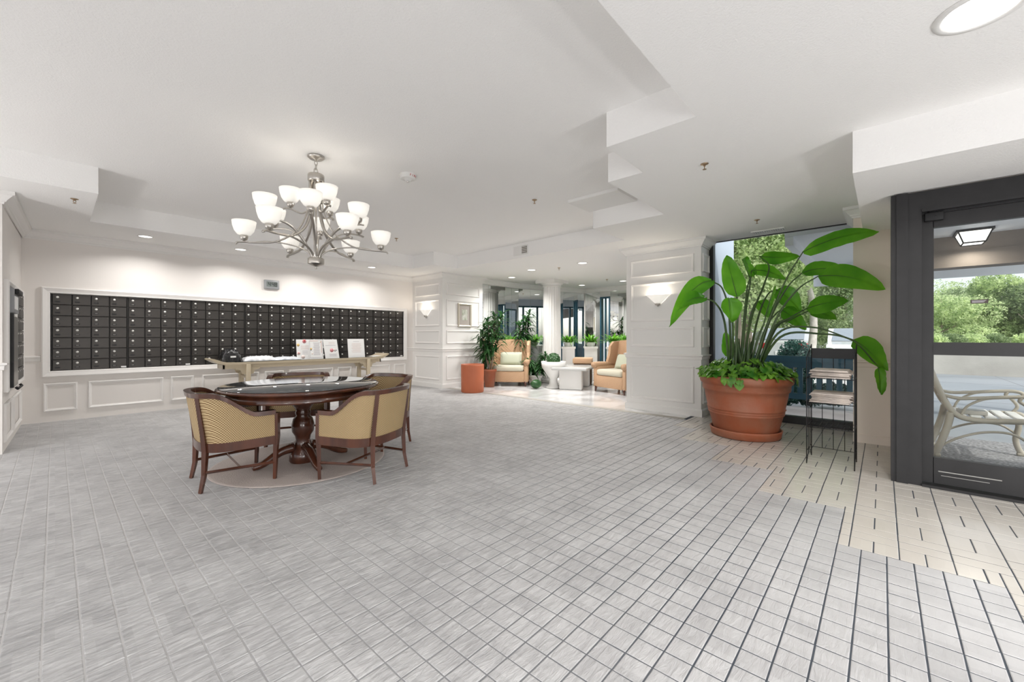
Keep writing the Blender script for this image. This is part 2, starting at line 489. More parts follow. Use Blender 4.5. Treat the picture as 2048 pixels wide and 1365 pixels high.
def floor_mats():
    """quarry tiles: tone per tile from its position, cloudy wear and cleft streaks"""
    def base(name, ca, cb, cell, streak, rough):
        m = bpy.data.materials.new(name); m.use_nodes = True
        nt = m.node_tree; N = nt.nodes; L = nt.links
        b = N['Principled BSDF']
        g = N.new('ShaderNodeNewGeometry')
        sn = N.new('ShaderNodeVectorMath'); sn.operation = 'SNAP'
        sn.inputs[1].default_value = (cell, cell, 10)
        of = N.new('ShaderNodeVectorMath'); of.operation = 'ADD'; of.inputs[1].default_value = (0.0, 0.012, 5)
        L.new(g.outputs['Position'], of.inputs[0]); L.new(of.outputs[0], sn.inputs[0])
        wnz = N.new('ShaderNodeTexWhiteNoise'); L.new(sn.outputs[0], wnz.inputs['Vector'])
        # cloudy tone
        nz = N.new('ShaderNodeTexNoise'); nz.inputs['Scale'].default_value = 2.2; nz.inputs['Detail'].default_value = 6
        L.new(g.outputs['Position'], nz.inputs['Vector'])
        # cleft streaks, elongated along one diagonal of the room
        mp = N.new('ShaderNodeMapping'); mp.inputs['Rotation'].default_value = (0, 0, math.radians(40))
        mp.inputs['Scale'].default_value = (4.0, 17.0, 1.0)
        L.new(g.outputs['Position'], mp.inputs[0])
        st = N.new('ShaderNodeTexNoise'); st.inputs['Scale'].default_value = 2.4; st.inputs['Detail'].default_value = 7
        st.inputs['Roughness'].default_value = 0.65; st.inputs['Distortion'].default_value = 0.6
        L.new(mp.outputs[0], st.inputs['Vector'])
        # weight of the cleft stone: strong on the mail-room side, fading towards the entrance
        sp = N.new('ShaderNodeSeparateXYZ'); L.new(g.outputs['Position'], sp.inputs[0])
        dt = N.new('ShaderNodeMath'); dt.operation = 'MULTIPLY_ADD'; dt.inputs[1].default_value = -0.55
        L.new(sp.outputs[0], dt.inputs[0]); L.new(sp.outputs[1], dt.inputs[2])
        wm = N.new('ShaderNodeMapRange'); wm.inputs[1].default_value = -1.6; wm.inputs[2].default_value = 1.2
        wm.inputs[3].default_value = 0.12 * streak; wm.inputs[4].default_value = 1.0 * streak
        L.new(dt.outputs[0], wm.inputs[0])
        def mth(op, a, bb):
            n = N.new('ShaderNodeMath'); n.operation = op
            for i, q in enumerate((a, bb)):
                if isinstance(q, (int, float)): n.inputs[i].default_value = q
                else: L.new(q, n.inputs[i])
            return n.outputs[0]
        t1 = mth('MULTIPLY', mth('SUBTRACT', wnz.outputs[0], 0.5), 0.22)
        t2 = mth('MULTIPLY', mth('SUBTRACT', nz.outputs[0], 0.5), 0.9)
        t3 = mth('MULTIPLY', mth('SUBTRACT', st.outputs[0], 0.5), mth('MULTIPLY', wm.outputs[0], 1.9))
        f = mth('ADD', mth('ADD', mth('ADD', t1, t2), t3), 0.5)
        mx = N.new('ShaderNodeMix'); mx.data_type = 'RGBA'
        mx.inputs['A'].default_value = (*ca, 1); mx.inputs['B'].default_value = (*cb, 1)
        L.new(f, mx.inputs['Factor']); L.new(mx.outputs['Result'], b.inputs['Base Color'])
        rr = N.new('ShaderNodeMapRange'); rr.inputs[3].default_value = rough; rr.inputs[4].default_value = rough + 0.35
        L.new(wm.outputs[0], rr.inputs[0]); L.new(rr.outputs[0], b.inputs['Roughness'])
        hsum = mth('ADD', mth('MULTIPLY', st.outputs[0], wm.outputs[0]), mth('MULTIPLY', nz.outputs[0], 0.06))
        bp = N.new('ShaderNodeBump'); bp.inputs['Strength'].default_value = 0.8; bp.inputs['Distance'].default_value = 0.02
        L.new(hsum, bp.inputs['Height']); L.new(bp.outputs[0], b.inputs['Normal'])
        b.inputs['Specular IOR Level'].default_value = 0.45
        return m
    a = base('grey_tile', (0.34, 0.335, 0.34), (0.62, 0.615, 0.615), 0.106, 1.0, 0.27)
    bq = base('cream_tile', (0.52, 0.485, 0.44), (0.65, 0.62, 0.57), 0.106, 0.25, 0.16)
    # grout: dark at the entrance, worn pale on the mail-room side
    m = bpy.data.materials.new('grout'); m.use_nodes = True
    nt = m.node_tree; N = nt.nodes; L = nt.links; b = N['Principled BSDF']
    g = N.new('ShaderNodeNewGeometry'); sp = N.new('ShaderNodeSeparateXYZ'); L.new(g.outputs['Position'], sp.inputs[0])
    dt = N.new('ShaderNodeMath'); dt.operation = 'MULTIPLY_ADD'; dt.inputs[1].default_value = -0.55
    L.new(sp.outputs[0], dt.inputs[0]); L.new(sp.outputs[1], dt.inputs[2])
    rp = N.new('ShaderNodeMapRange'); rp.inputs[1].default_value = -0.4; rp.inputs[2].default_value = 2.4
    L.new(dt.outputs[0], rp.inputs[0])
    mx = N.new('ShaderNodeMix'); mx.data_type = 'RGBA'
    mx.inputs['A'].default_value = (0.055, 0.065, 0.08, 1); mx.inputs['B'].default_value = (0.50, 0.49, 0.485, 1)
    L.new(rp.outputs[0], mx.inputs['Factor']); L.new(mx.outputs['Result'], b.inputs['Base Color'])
    b.inputs['Roughness'].default_value = 0.9
    return a, bq, m
M_tile, M_cream, M_grout = floor_mats()

def marble_mat():
    m = bpy.data.materials.new('white_marble'); m.use_nodes = True
    nt = m.node_tree; N = nt.nodes; L = nt.links; b = N['Principled BSDF']
    tc = N.new('ShaderNodeTexCoord'); nz = N.new('ShaderNodeTexNoise')
    nz.inputs['Scale'].default_value = 1.2; nz.inputs['Detail'].default_value = 8; nz.inputs['Distortion'].default_value = 2.0
    L.new(tc.outputs['Object'], nz.inputs['Vector'])
    rp = N.new('ShaderNodeValToRGB')
    rp.color_ramp.elements[0].position = 0.35; rp.color_ramp.elements[0].color = (0.62, 0.61, 0.60, 1)
    rp.color_ramp.elements[1].position = 0.55; rp.color_ramp.elements[1].color = (0.84, 0.84, 0.85, 1)
    L.new(nz.outputs[0], rp.inputs[0]); L.new(rp.outputs[0], b.inputs['Base Color'])
    b.inputs['Roughness'].default_value = 0.06
    b.inputs['Specular IOR Level'].default_value = 0.7
    return m
M_marble = marble_mat()
# ================================================================ ROOM SHELL
def u_on_v(px, v):
    t = (px - 1024.0) / F
    return v * (t * c48 + s48) / (-t * s48 + c48)
def v_on_u(px, u):
    t = (px - 1024.0) / F
    return u * (-t * s48 + c48) / (t * c48 + s48)
def face_neg_u(u): return Matrix(((0, 1, 0, u), (-1, 0, 0, 0), (0, 0, 1, 0), (0, 0, 0, 1)))   # local x = -v
def face_neg_v(v): return Matrix(((1, 0, 0, 0), (0, 1, 0, v), (0, 0, 1, 0), (0, 0, 0, 1)))    # local x = u
def face_pos_u(u): return Matrix(((0, -1, 0, u), (1, 0, 0, 0), (0, 0, 1, 0), (0, 0, 0, 1)))   # local x = v

MOULD = [(0, 0), (0, 0.010), (0.008, 0.020), (0.018, 0.020), (0.030, 0.008), (0.036, 0.008), (0.040, 0)]

VM = 8.72          # mail wall
UP = 5.98          # far pier, face towards the mail room
VP = 7.54          # far pier, face towards the lobby

# ---- floor
fl = MB()
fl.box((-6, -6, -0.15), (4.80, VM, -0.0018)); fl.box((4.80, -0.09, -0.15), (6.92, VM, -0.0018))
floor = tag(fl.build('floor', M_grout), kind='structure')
lf = MB()
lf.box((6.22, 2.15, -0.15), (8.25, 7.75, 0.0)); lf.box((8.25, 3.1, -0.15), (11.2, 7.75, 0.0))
lounge_floor = tag(lf.build('floor_lounge', M_grout, loc=(0, 0, -0.005)), kind='structure')
for i in range(8):
    for j in range(9):
        if 6.225 + i * 0.62 > 8.0 and j < 2: continue
        q = MB().box((6.225 + i * 0.62, 2.155 + j * 0.62, -0.003), (6.225 + i * 0.62 + 0.616, min(2.155 + j * 0.62 + 0.616, 7.74), 0.006))
        q.build('marble_slab', M_marble, lounge_floor)
th = MB().box((6.085, 2.15, -0.003), (6.215, 7.6, 0.003))
tag(th.build('trim_1', M_conc), kind='structure')

T = 0.106
GU, GV = 3.04, 0.195
STEPS = [  # cream basket-weave field: (v low, v high, first u)
    (-6.0, GV - 6*T, GU - 6*T), (GV - 6*T, GV, GU), (GV, GV + 5*T, GU + 6*T), (GV + 5*T, GV + 10*T, GU + 12*T),
    (GV + 10*T, GV + 15*T, GU + 18*T), (GV + 15*T, GV + 18*T, GU + 24*T)]
def in_cream(u, v):
    for a, b, u0 in STEPS:
        if a <= v < b and u >= u0: return True
    return False
def in_floor(u, v):
    if u > 6.08 and v > 2.15: return False
    if u > 4.68 and v < -0.07: return False
    return u < 6.85 and v < VM - 0.005
def visible(u, v, m=1500):
    r = u * c48 - v * s48; d = u * s48 + v * c48
    if d < 0.75: return False
    x = 1024 + F * r / d; y = HZ + F * EYE / d
    return -m < x < 2048 + m and y < 1365 + 500
tiles = []      # (u0, v0, u1, v1, cream, full kind)
def emit(u0, v0, u1, v1, cream, kind):
    cu, cv = (u0 + u1) / 2, (v0 + v1) / 2
    if not visible(cu, cv) or not in_floor(cu, cv): return
    d = cu * s48 + cv * c48
    tiles.append((d, u0, v0, u1, v1, cream, kind))
for i in range(-60, 40):
    for j in range(-30, 85):
        u0, v0 = GU + i * T, GV + j * T
        cu, cv = u0 + T / 2, v0 + T / 2
        if in_cream(cu, cv): continue
        emit(u0, v0, u0 + T, v0 + T, False, 'square')
BV, BU = 0.144, 3.42
for c in range(-12, 12):
    v0 = BV + 2 * T * c; v1 = v0 + 2 * T
    for r in range(-5, 10):
        b = BU + 4 * T * r
        cells = [(b, v0, b + 2*T, v0 + T, 'upright'), (b, v0 + T, b + 2*T, v1, 'upright'),
                 (b + 2*T, v0, b + 3*T, v1, 'lying'), (b + 3*T, v0, b + 4*T, v1, 'lying')]
        for (a0, b0, a1, b1, k) in cells:
            ps = []; area = 0
            for (s0, s1, us) in STEPS:
                x0, x1, y0, y1 = max(a0, us), a1, max(b0, s0), min(b1, s1)
                if x1 - x0 > 0.012 and y1 - y0 > 0.012:
                    ps.append((x0, y0, x1, y1)); area += (x1 - x0) * (y1 - y0)
            if area > 0.985 * (a1 - a0) * (b1 - b0): emit(a0, b0, a1, b1, True, k)
            else:
                for p in ps: emit(*p, True, None)
def tile_geo(mb, x0, y0, x1, y1, gap, h=0.0, gy=0.0005):
    a, b = gap, gap + 0.003
    x0 += random.uniform(-.0006, .0006); x1 += random.uniform(-.0006, .0006); y0 += gy + random.uniform(-.0007, .0007); y1 -= gy + random.uniform(-.0007, .0007)
    v = [(x0+a, y0+a, -0.006), (x1-a, y0+a, -0.006), (x1-a, y1-a, -0.006), (x0+a, y1-a, -0.006),
         (x0+a, y0+a, h-0.0012), (x1-a, y0+a, h-0.0012), (x1-a, y1-a, h-0.0012), (x0+a, y1-a, h-0.0012),
         (x0+b, y0+b, h), (x1-b, y0+b, h), (x1-b, y1-b, h), (x0+b, y1-b, h)]
    f = [(8, 9, 10, 11)]
    for i in range(4):
        j = (i + 1) % 4
        f += [(i, j, 4 + j, 4 + i), (4 + i, 4 + j, 8 + j, 8 + i)]
    mb.add(v, f)
tiles.sort(key=lambda t: t[0])
proto = {}
def tile_mesh(kind, cream):
    key = (kind, cream)
    if key not in proto:
        w, h = {'square': (T, T), 'upright': (2*T, T), 'lying': (T, 2*T)}[kind]
        mb = MB(); tile_geo(mb, -w/2, -h/2, w/2, h/2, 0.0026)
        me = bpy.data.meshes.new('tile')
        me.from_pydata(mb.v, [], mb.f)
        me.materials.append(M_cream if cream else M_tile)
        proto[key] = me
    return proto[key]
rest_g, rest_c = MB(), MB()
ncount = 0
def frame_in(u, v):
    r = u * c48 - v * s48; d = u * s48 + v * c48
    x = 1024 + F * r / d; y = HZ + F * EYE / d
    return 0 < x < 2048 and y < 1365
for (d, u0, v0, u1, v1, cream, kind) in tiles:
    if ncount < 295 and kind and frame_in((u0+u1)/2, (v0+v1)/2):
        o = linked('tile', tile_mesh(kind, cream), floor, ((u0+u1)/2, (v0+v1)/2, random.uniform(-0.0006, 0.0006)))
        o.rotation_euler = (random.gauss(0, 0.004), random.gauss(0, 0.004), random.gauss(0, 0.006))
        ncount += 1
    else:
        tile_geo(rest_c if cream else rest_g, u0, v0, u1, v1, 0.0026, random.uniform(-0.0006, 0.0006))
if rest_g.v:
    tag(rest_g.build('tiles', M_tile, floor), kind='stuff')
    tag(rest_c.build('tiles', M_cream, floor), kind='stuff')

# ---- ceilings
ce = MB()
for a, b in (((-6, -6), (4.85, -0.08)), ((-6, -0.08), (6.95, 0.93)), ((2.88, 0.93), (6.95, 1.60)), ((3.54, 1.60), (6.95, 1.95)),
             ((4.92, 1.95), (6.95, 2.15)), ((4.92, 2.15), (8.3, 2.94)), ((8.3, 3.08), (11.25, 3.2)), ((5.83, 2.94), (8.3, 3.2)), ((5.83, 3.2), (11.25, 6.85)), ((5.20, 6.85), (11.25, 7.55)),
             ((-6, 7.55), (11.25, 8.85)), ((-6, 6.03), (0.30, 7.55))):
    ce.box((a[0], a[1], CEIL), (b[0], b[1], 3.12))
tag(ce.build('ceiling', M_ceil), kind='structure')
tr = MB().box((-6, 0.90, TRAY), (5.9, 7.60, 3.10))
tag(tr.build('ceiling_tray', M_ceil), kind='structure')
tag(MB().box((4.40, 2.3, TRAY - 0.035), (4.93, 3.0, TRAY + 0.05)).build('ceiling_box', M_ceilp), kind='structure')
so = MB()
so.box((3.85, -6, VESTIBULE), (4.85, -0.08, CEIL + 0.02)); so.box((3.85, -0.08, VESTIBULE), (6.13, 0.16, CEIL + 0.02))
tag(so.build('ceiling_soffit', M_ceil), kind='structure')

# ---- mail wall, with the opening for the mailboxes
U0, U1 = -0.035, 5.70
ZB0, ZB1 = 0.715, 1.815
mw = MB()
mw.box((-0.6, VM, 0), (U0 - 0.01, VM + 0.45, CEIL)); mw.box((U1 + 0.01, VM, 0), (UP + 0.3, VM + 0.45, CEIL))
mw.box((U0 - 0.01, VM, 0), (U1 + 0.01, VM + 0.45, ZB0 - 0.01)); mw.box((U0 - 0.01, VM, ZB1 + 0.01), (U1 + 0.01, VM + 0.45, CEIL))
mw.box((U0 - 0.01, VM + 0.40, ZB0 - 0.01), (U1 + 0.01, VM + 0.45, ZB1 + 0.01))
wall_mail = tag(mw.build('wall_mail', M_wall), kind='structure')
fm = MB()
fm.frame(face_neg_v(VM), U0 - 0.095, U1 + 0.095, ZB0 - 0.085, ZB1 + 0.085,
         [(0, 0), (0, 0.035), (0.015, 0.045), (0.035, 0.038), (0.06, 0.030), (0.075, 0.030), (0.085, 0.018), (0.085, -0.03)])
fm.build('mailbox_surround', M_trimw, wall_mail)
PM = [(86, 155), (176, 327), (341, 388), (404, 518), (529, 567), (578, 666), (675, 703), (712, 780), (788, 811)]
for a, b in PM:
    q = MB(); q.frame(face_neg_v(VM), u_on_v(a, VM), u_on_v(b, VM), 0.145, 0.545, MOULD)
    q.build('panel_moulding', M_trimw, wall_mail)
RAIL = [(0, -0.075), (0.012, -0.07), (0.016, -0.03), (0.035, -0.015), (0.035, 0.0), (0, 0.005)]
def rail_at(z): return [(o, z + h) for o, h in RAIL]

# ---- left wall: entry corner with the directory and narrow mailboxes
WL = [(-0.36, 6.67), (-0.297, VM + 0.45), (-2.6, VM + 0.45), (-2.6, 6.67)]
wall_left = tag(MB().prism(WL, 0, CEIL).build('wall_left', M_wall), kind='structure')
dL = Vector((0.063, 2.05, 0)).normalized()
ML = Matrix(((dL.x, -dL.y, 0, -0.36), (dL.y, dL.x, 0, 6.67), (0, 0, 1, 0), (0, 0, 0, 1)))       # local x runs along the wall
q = MB(); q.frame(ML, 0.10, 0.78, 0.62, 1.80, [(0, 0), (0, 0.03), (0.02, 0.04), (0.05, 0.03), (0.06, 0)]); q.build('niche_moulding', M_trimw, wall_left)
q = MB(); q.frame(ML, 0.84, 1.72, 0.62, 1.80, [(0, 0), (0, 0.03), (0.02, 0.04), (0.05, 0.03), (0.06, 0)]); q.build('niche_moulding', M_trimw, wall_left)
for a, b in ((0.10, 0.78), (0.84, 1.72)):
    q = MB(); q.frame(ML, a, b, 0.10, 0.50, MOULD); q.build('panel_moulding', M_trimw, wall_left)

# ---- panelled piers
def pier(name, faces, body, rail_path, closed=False):
    p = tag(MB().box(*body).build(name, M_white), kind='structure')
    for (M, x0, x1) in faces:
        for (z0, z1) in ((0.19, 0.75), (1.04, 1.35), (1.45, 2.07), (2.18, 2.46)):
            m = MB(); m.frame(M, x0, x1, z0, z1, MOULD); m.build('panel_moulding', M_trimw, p)
    r = MB(); r.sweep(rail_path, rail_at(0.925)); r.build('chair_rail', M_trimw, p)
    b = MB(); b.sweep(rail_path, [(0, 0), (0.018, 0), (0.018, 0.09), (0.010, 0.11), (0, 0.115)]); b.build('base_board', M_white, p)
    return p
pier_far = pier('pillar_far', [(face_neg_u(UP), -(VM - 0.12), -(VP + 0.10)), (face_neg_v(VP), UP + 0.11, 7.26 - 0.12)],
                ((UP, VP, 0), (7.26, VM + 0.3, CEIL)), [(UP, VM), (UP, VP), (7.26, VP)])
pier_near = pier('pillar_near', [(face_neg_u(6.45), -3.13, -2.11), (face_neg_v(2.01), 6.50, 6.80)],
                 ((6.45, 2.01, 0), (7.0, 3.21, CEIL)), [(7.0, 3.21), (6.45, 3.21), (6.45, 2.01), (6.87, 2.01)])

CROWN = [(0, -0.125), (0.012, -0.125), (0.016, -0.105), (0.028, -0.10), (0.034, -0.085), (0.075, -0.04), (0.09, -0.035), (0.09, 0), (0, 0)]
def crown(name, path, z=CEIL, k=1.0, m=M_white):
    c = MB(); c.sweep(path, [(o * k, z - 0.001 + h * k) for o, h in CROWN])
    return tag(c.build(name, m), kind='structure')
crown('trim_2', [(-2.5, 6.67), (-0.36, 6.67), (-0.297, VM), (UP, VM), (UP, VP), (7.26, VP), (7.26, 7.62), (8.75, 7.62), (11.05, 6.90), (11.05, 3.3)])
crown('trim_3', [(7.0, 3.21), (6.45, 3.21), (6.45, 2.01), (6.87, 2.01)])
r = MB(); r.sweep([(-2.5, 6.67), (-0.36, 6.67), (-0.355, 6.76)], rail_at(0.93)); tag(r.build('trim_4', M_trimw), kind='structure')
r = MB(); r.sweep([(-0.297, VM), (U0 - 0.10, VM)], rail_at(0.93)); tag(r.build('trim_5', M_trimw), kind='structure')
r = MB(); r.sweep([(U1 + 0.10, VM), (UP, VM)], rail_at(0.93)); tag(r.build('trim_6', M_trimw), kind='structure')

# ---- beige return beside the entrance
bw = MB()
bw.box((6.12, -0.20, 0), (6.87, 0.25, CEIL)); bw.box((4.86, -0.20, 0), (6.12, -0.085, CEIL))
wall_beige = tag(bw.build('wall_return', M_beige), kind='structure')
r = MB(); r.sweep([(6.12, 0.25), (6.12, -0.085)], rail_at(0.93)); r.build('chair_rail', M_beige, wall_beige)
r = MB(); r.sweep([(6.12, 0.25), (6.12, -0.085)], [(0, 0), (0.012, 0), (0.012, 0.09), (0, 0.10)]); r.build('base_board', M_beige, wall_beige)
crown('trim_7', [(6.85, 0.25), (6.12, 0.25), (6.12, 0.16)])

# ---- picture window by the plant
UW = 6.88
wf = MB()
wf.box((UW - 0.05, 0.25, 0), (UW + 0.05, 2.02, 0.10)); wf.box((UW + 0.02, 0.25, CEIL - 0.012), (UW + 0.05, 2.02, CEIL))
wf.box((UW - 0.05, 1.95, 0.10), (UW + 0.05, 2.02, CEIL - 0.03)); wf.box((UW - 0.05, 0.25, 0.10), (UW + 0.05, 0.27, CEIL - 0.03))
window_1 = tag(wf.build('window_1', M_bronze), kind='structure')
MB().box((UW - 0.006, 0.27, 0.10), (UW + 0.006, 1.95, CEIL - 0.03)).build('pane', M_glass, window_1)

# ---- entrance wall, dark frame and glazed door
UD = 4.69
ew = MB()
ew.box((UD, -6, 2.37), (UD + 0.17, -0.085, CEIL))
ew.box((UD, -6, 0), (UD + 0.17, -2.6, 2.37))
tag(ew.build('wall_entrance', M_beige), kind='structure')
df = MB()
df.box((UD - 0.03, -0.235, 0), (UD + 0.16, -0.052, 2.37)); df.box((UD - 0.03, -0.155, 0), (UD - 0.045, -0.085, 2.37))
df.box((UD - 0.03, -2.6, 2.22), (UD + 0.16, -0.235, 2.37)); df.box((UD - 0.045, -2.6, 2.20), (UD - 0.03, -0.235, 2.225)); df.box((UD, -2.6, 2.185), (UD + 0.14, -0.235, 2.225))
df.box((UD - 0.03, -2.6, 0), (UD + 0.16, -2.45, 2.22)); df.box((UD + 0.0, -1.45, 0.0), (UD + 0.14, -1.28, 2.22))
df.box((UD - 0.05, -2.6, 0.0), (UD + 0.16, -0.235, 0.022))
door_frame = tag(df.build('trim_8', M_bronze), kind='structure')
dr = MB()
A0, A1 = -0.233, -1.275
dr.box((UD + 0.02, A0, 0.03), (UD + 0.07, A0 - 0.072, 2.22)); dr.box((UD + 0.02, A1 + 0.09, 0.03), (UD + 0.07, A1, 2.19))
dr.box((UD + 0.02, A0 - 0.068, 0.03), (UD + 0.07, A1 + 0.09, 0.235)); dr.box((UD + 0.02, A0 - 0.068, 2.075), (UD + 0.07, A1 + 0.09, 2.19))
dr.box((UD + 0.015, A0 - 0.068, 1.055), (UD + 0.075, A1 + 0.09, 1.155))
door_1 = tag(dr.build('door_1', M_bronze), kind='structure')
MB().box((UD + 0.042, A0 - 0.068, 0.235), (UD + 0.048, A1 + 0.09, 1.055)).build('pane', M_glass, door_1)
MB().box((UD + 0.042, A0 - 0.068, 1.155), (UD + 0.048, A1 + 0.09, 2.075)).build('pane', M_glass, door_1)
pw = MB(); pw.box((UD + 0.03, -2.45, 0.02), (UD + 0.04, -1.45, 2.22)); pw.build('side_pane', M_glass, door_frame)
# kick-plate scratches, closer arm bracket and a small notice stuck on the glass
kp = MB(); kp.box((UD + 0.016, -0.33, 0.125), (UD + 0.021, -0.66, 0.132)); kp.box((UD + 0.016, -0.345, 0.095), (UD + 0.021, -0.60, 0.099))
kp.build('kick_strip', M_steel, door_1)
cl = MB(); cl.rbox((UD - 0.02, -0.25, 2.125), (UD + 0.018, -0.36, 2.195), 0.008); cl.tube([(UD + 0.0, -0.27, 2.20), (UD - 0.015, -0.31, 2.16), (UD - 0.01, -0.35, 2.14)], 0.007)
cl.build('door_closer', M_black, door_1)
nt_ = MB(); nt_.box((UD + 0.038, -0.505, 1.455), (UD + 0.041, -0.595, 1.485)); notice = nt_.build('notice_sticker', mat('brown_sticker', (0.05, 0.035, 0.028), 0.4), door_1)
tl = MB()
for k, z in enumerate((1.476, 1.470, 1.464)):
    tl.box((UD + 0.0365, -0.512, z - 0.0015), (UD + 0.038, -0.585 + 0.006 * k, z + 0.0012))
tl.build('print_lines', M_text, notice)

# ---- lounge walls with mirror panels and narrow windows
lw = MB()
lw.box((7.26, 7.645, 0), (8.80, 7.9, CEIL))
nB = Vector((11.05 - 8.75, 6.90 - 7.62)).normalized(); oB = Vector((-nB.y, nB.x))
pB = [Vector((8.75, 7.62)) + oB * 0.025, Vector((11.05, 6.90)) + oB * 0.025, Vector((11.2, 6.9)) + oB * 0.25, Vector((8.75, 7.62)) + oB * 0.25]
lw.prism([(p.x, p.y) for p in pB], 0, CEIL)
wall_lounge = tag(lw.build('wall_lounge', M_white), kind='structure')
def mirror_run(p0, p1, k, side=1, parent=None, z0=0.06, z1=2.56):
    p0, p1 = Vector(p0), Vector(p1); d = (p1 - p0); L_ = d.length; d.normalize(); nn = Vector((d.y, -d.x)) * side
    for i in range(k):
        a = p0 + d * (L_ * i / k + 0.003); b = p0 + d * (L_ * (i + 1) / k - 0.003)
        q = [a + nn * 0.002, b + nn * 0.002, b - nn * 0.010, a - nn * 0.010]
        MB().prism([(v.x, v.y) for v in q], z0, z1).build('mirror_panel', M_mirror, parent)
mirror_run((7.27, 7.632), (8.75, 7.632), 5, 1, wall_lounge)
mirror_run((8.75, 7.632), (11.04, 6.915), 6, 1, wall_lounge)
WINS = [(6.02, 6.36), (4.62, 4.98), (3.35, 3.70)]
ww = MB()
ys = [7.4] + [e for w in WINS for e in (w[1], w[0])] + [3.2]
for i in range(0, len(ys), 2): ww.box((11.065, ys[i], 0), (11.25, ys[i + 1], CEIL))
for a, b in WINS: ww.box((11.065, a, 2.40), (11.25, b, CEIL)); ww.box((11.065, a, 0), (11.25, b, 0.1))
wall_far = tag(ww.build('wall_lounge_window', M_white), kind='structure')
for i in range(0, len(ys), 2):
    hi = min(ys[i], 6.88)
    mirror_run((11.052, hi), (11.052, ys[i + 1]), 2, 1, wall_far)
for k, (a, b) in enumerate(WINS):
    f = MB(); f.frame(face_neg_u(11.06), -b, -a, 0.1, 2.40, [(0, -0.12), (0, 0.02), (0.045, 0.02), (0.045, -0.12)])
    f.box((11.05, (a+b)/2 - 0.015, 0.14), (11.12, (a+b)/2 + 0.015, 2.36))
    w = tag(f.build('window_%d' % (k + 2), M_teal), kind='structure')
    MB().box((11.10, a + 0.03, 0.13), (11.106, b - 0.03, 2.37)).build('pane', M_glass, w)
sw = MB()
sw.box((6.97, 2.02, CEIL), (8.3, 2.14, 6.0)); sw.box((8.18, 2.14, CEIL), (8.3, 3.2, 6.0))
sw.box((6.90, 2.02, 0), (8.3, 2.14, CEIL)); sw.box((8.18, 2.14, 0), (8.3, 3.2, CEIL)); sw.box((8.3, 3.08, 2.42), (11.25, 3.2, CEIL)); sw.box((8.3, 3.08, 0), (11.25, 3.2, 0.12))
tag(sw.build('wall_lounge_south', M_extp), kind='structure')

f = MB()
for k in range(6): f.box((8.3 + k * 0.58, 3.09, 0.12), (8.36 + k * 0.58, 3.19, 2.42))
f.box((8.3, 3.09, 2.36), (11.25, 3.19, 2.42)); f.box((8.3, 3.09, 0.12), (11.25, 3.19, 0.18))
w5 = tag(f.build('window_5', M_teal), kind='structure')  # unseen glazing, added to bring more daylight into the lounge
MB().box((8.36, 3.138, 0.18), (11.2, 3.142, 2.36)).build('pane', M_glass, w5)
# ================================================================ MAILBOXES
BANKS = [(4, 'farthest left of the seven, by the corner'), (4, 'second bank from the left corner'), (4, 'third from the left corner'),
         (5, 'the only one five doors wide'), (4, 'fifth from the left, behind the leaning flyers'), (4, 'sixth from the left corner'),
         (4, 'last one, next to the white panelled pier')]
CW, RH = 0.1965, (ZB1 - ZB0) / 7
M_lock = mat('lock_cylinder', (0.80, 0.79, 0.76), 0.3, 0.3)
def door_meshes():
    w, h = CW - 0.010, RH - 0.008
    d = MB()
    a, b, t = 0.004, 0.008, 0.014
    v = [(-w/2, 0, -h/2), (w/2, 0, -h/2), (w/2, 0, h/2), (-w/2, 0, h/2),
         (-w/2+.004, -t, -h/2+.004), (w/2-.004, -t, -h/2+.004), (w/2-.004, -t, h/2-.004), (-w/2+.004, -t, h/2-.004)]
    d.add(v, [(4, 5, 6, 7), (0, 1, 5, 4), (1, 2, 6, 5), (2, 3, 7, 6), (3, 0, 4, 7), (0, 3, 2, 1)])
    o1 = d.build('door', M_mailbox)
    l = MB(); R = Matrix.Rotation(math.radians(90), 4, 'X')
    l.lathe([(0.0155, 0.0), (0.0155, 0.005), (0.012, 0.009), (0.0001, 0.009)], 12, M=R)
    o2 = l.build('lock', M_lock)
    p = MB(); p.box((-0.026, -0.003, -0.010), (0.026, 0, -0.004)); p.box((-0.026, -0.006, -0.010), (-0.016, 0, 0.012)); p.box((0.016, -0.006, -0.010), (0.026, 0, 0.012))
    p.box((-0.016, -0.002, -0.004), (0.016, 0, 0.010))
    o3 = p.build('label_holder', M_ink)
    ms = [o.data for o in (o1, o2, o3)]
    for o in (o1, o2, o3): bpy.data.objects.remove(o)
    return ms
ME_DOOR, ME_LOCK, ME_HOLD = door_meshes()
M_label = mat('worn_label', (0.30, 0.29, 0.27), 0.7)
lab = MB().box((-0.014, -0.003, -0.003), (0.014, 0, 0.004)).build('name_slip', M_label); ME_SLIP = lab.data; bpy.data.objects.remove(lab)
x = U0
bank_w = (U1 - U0) / 29.0
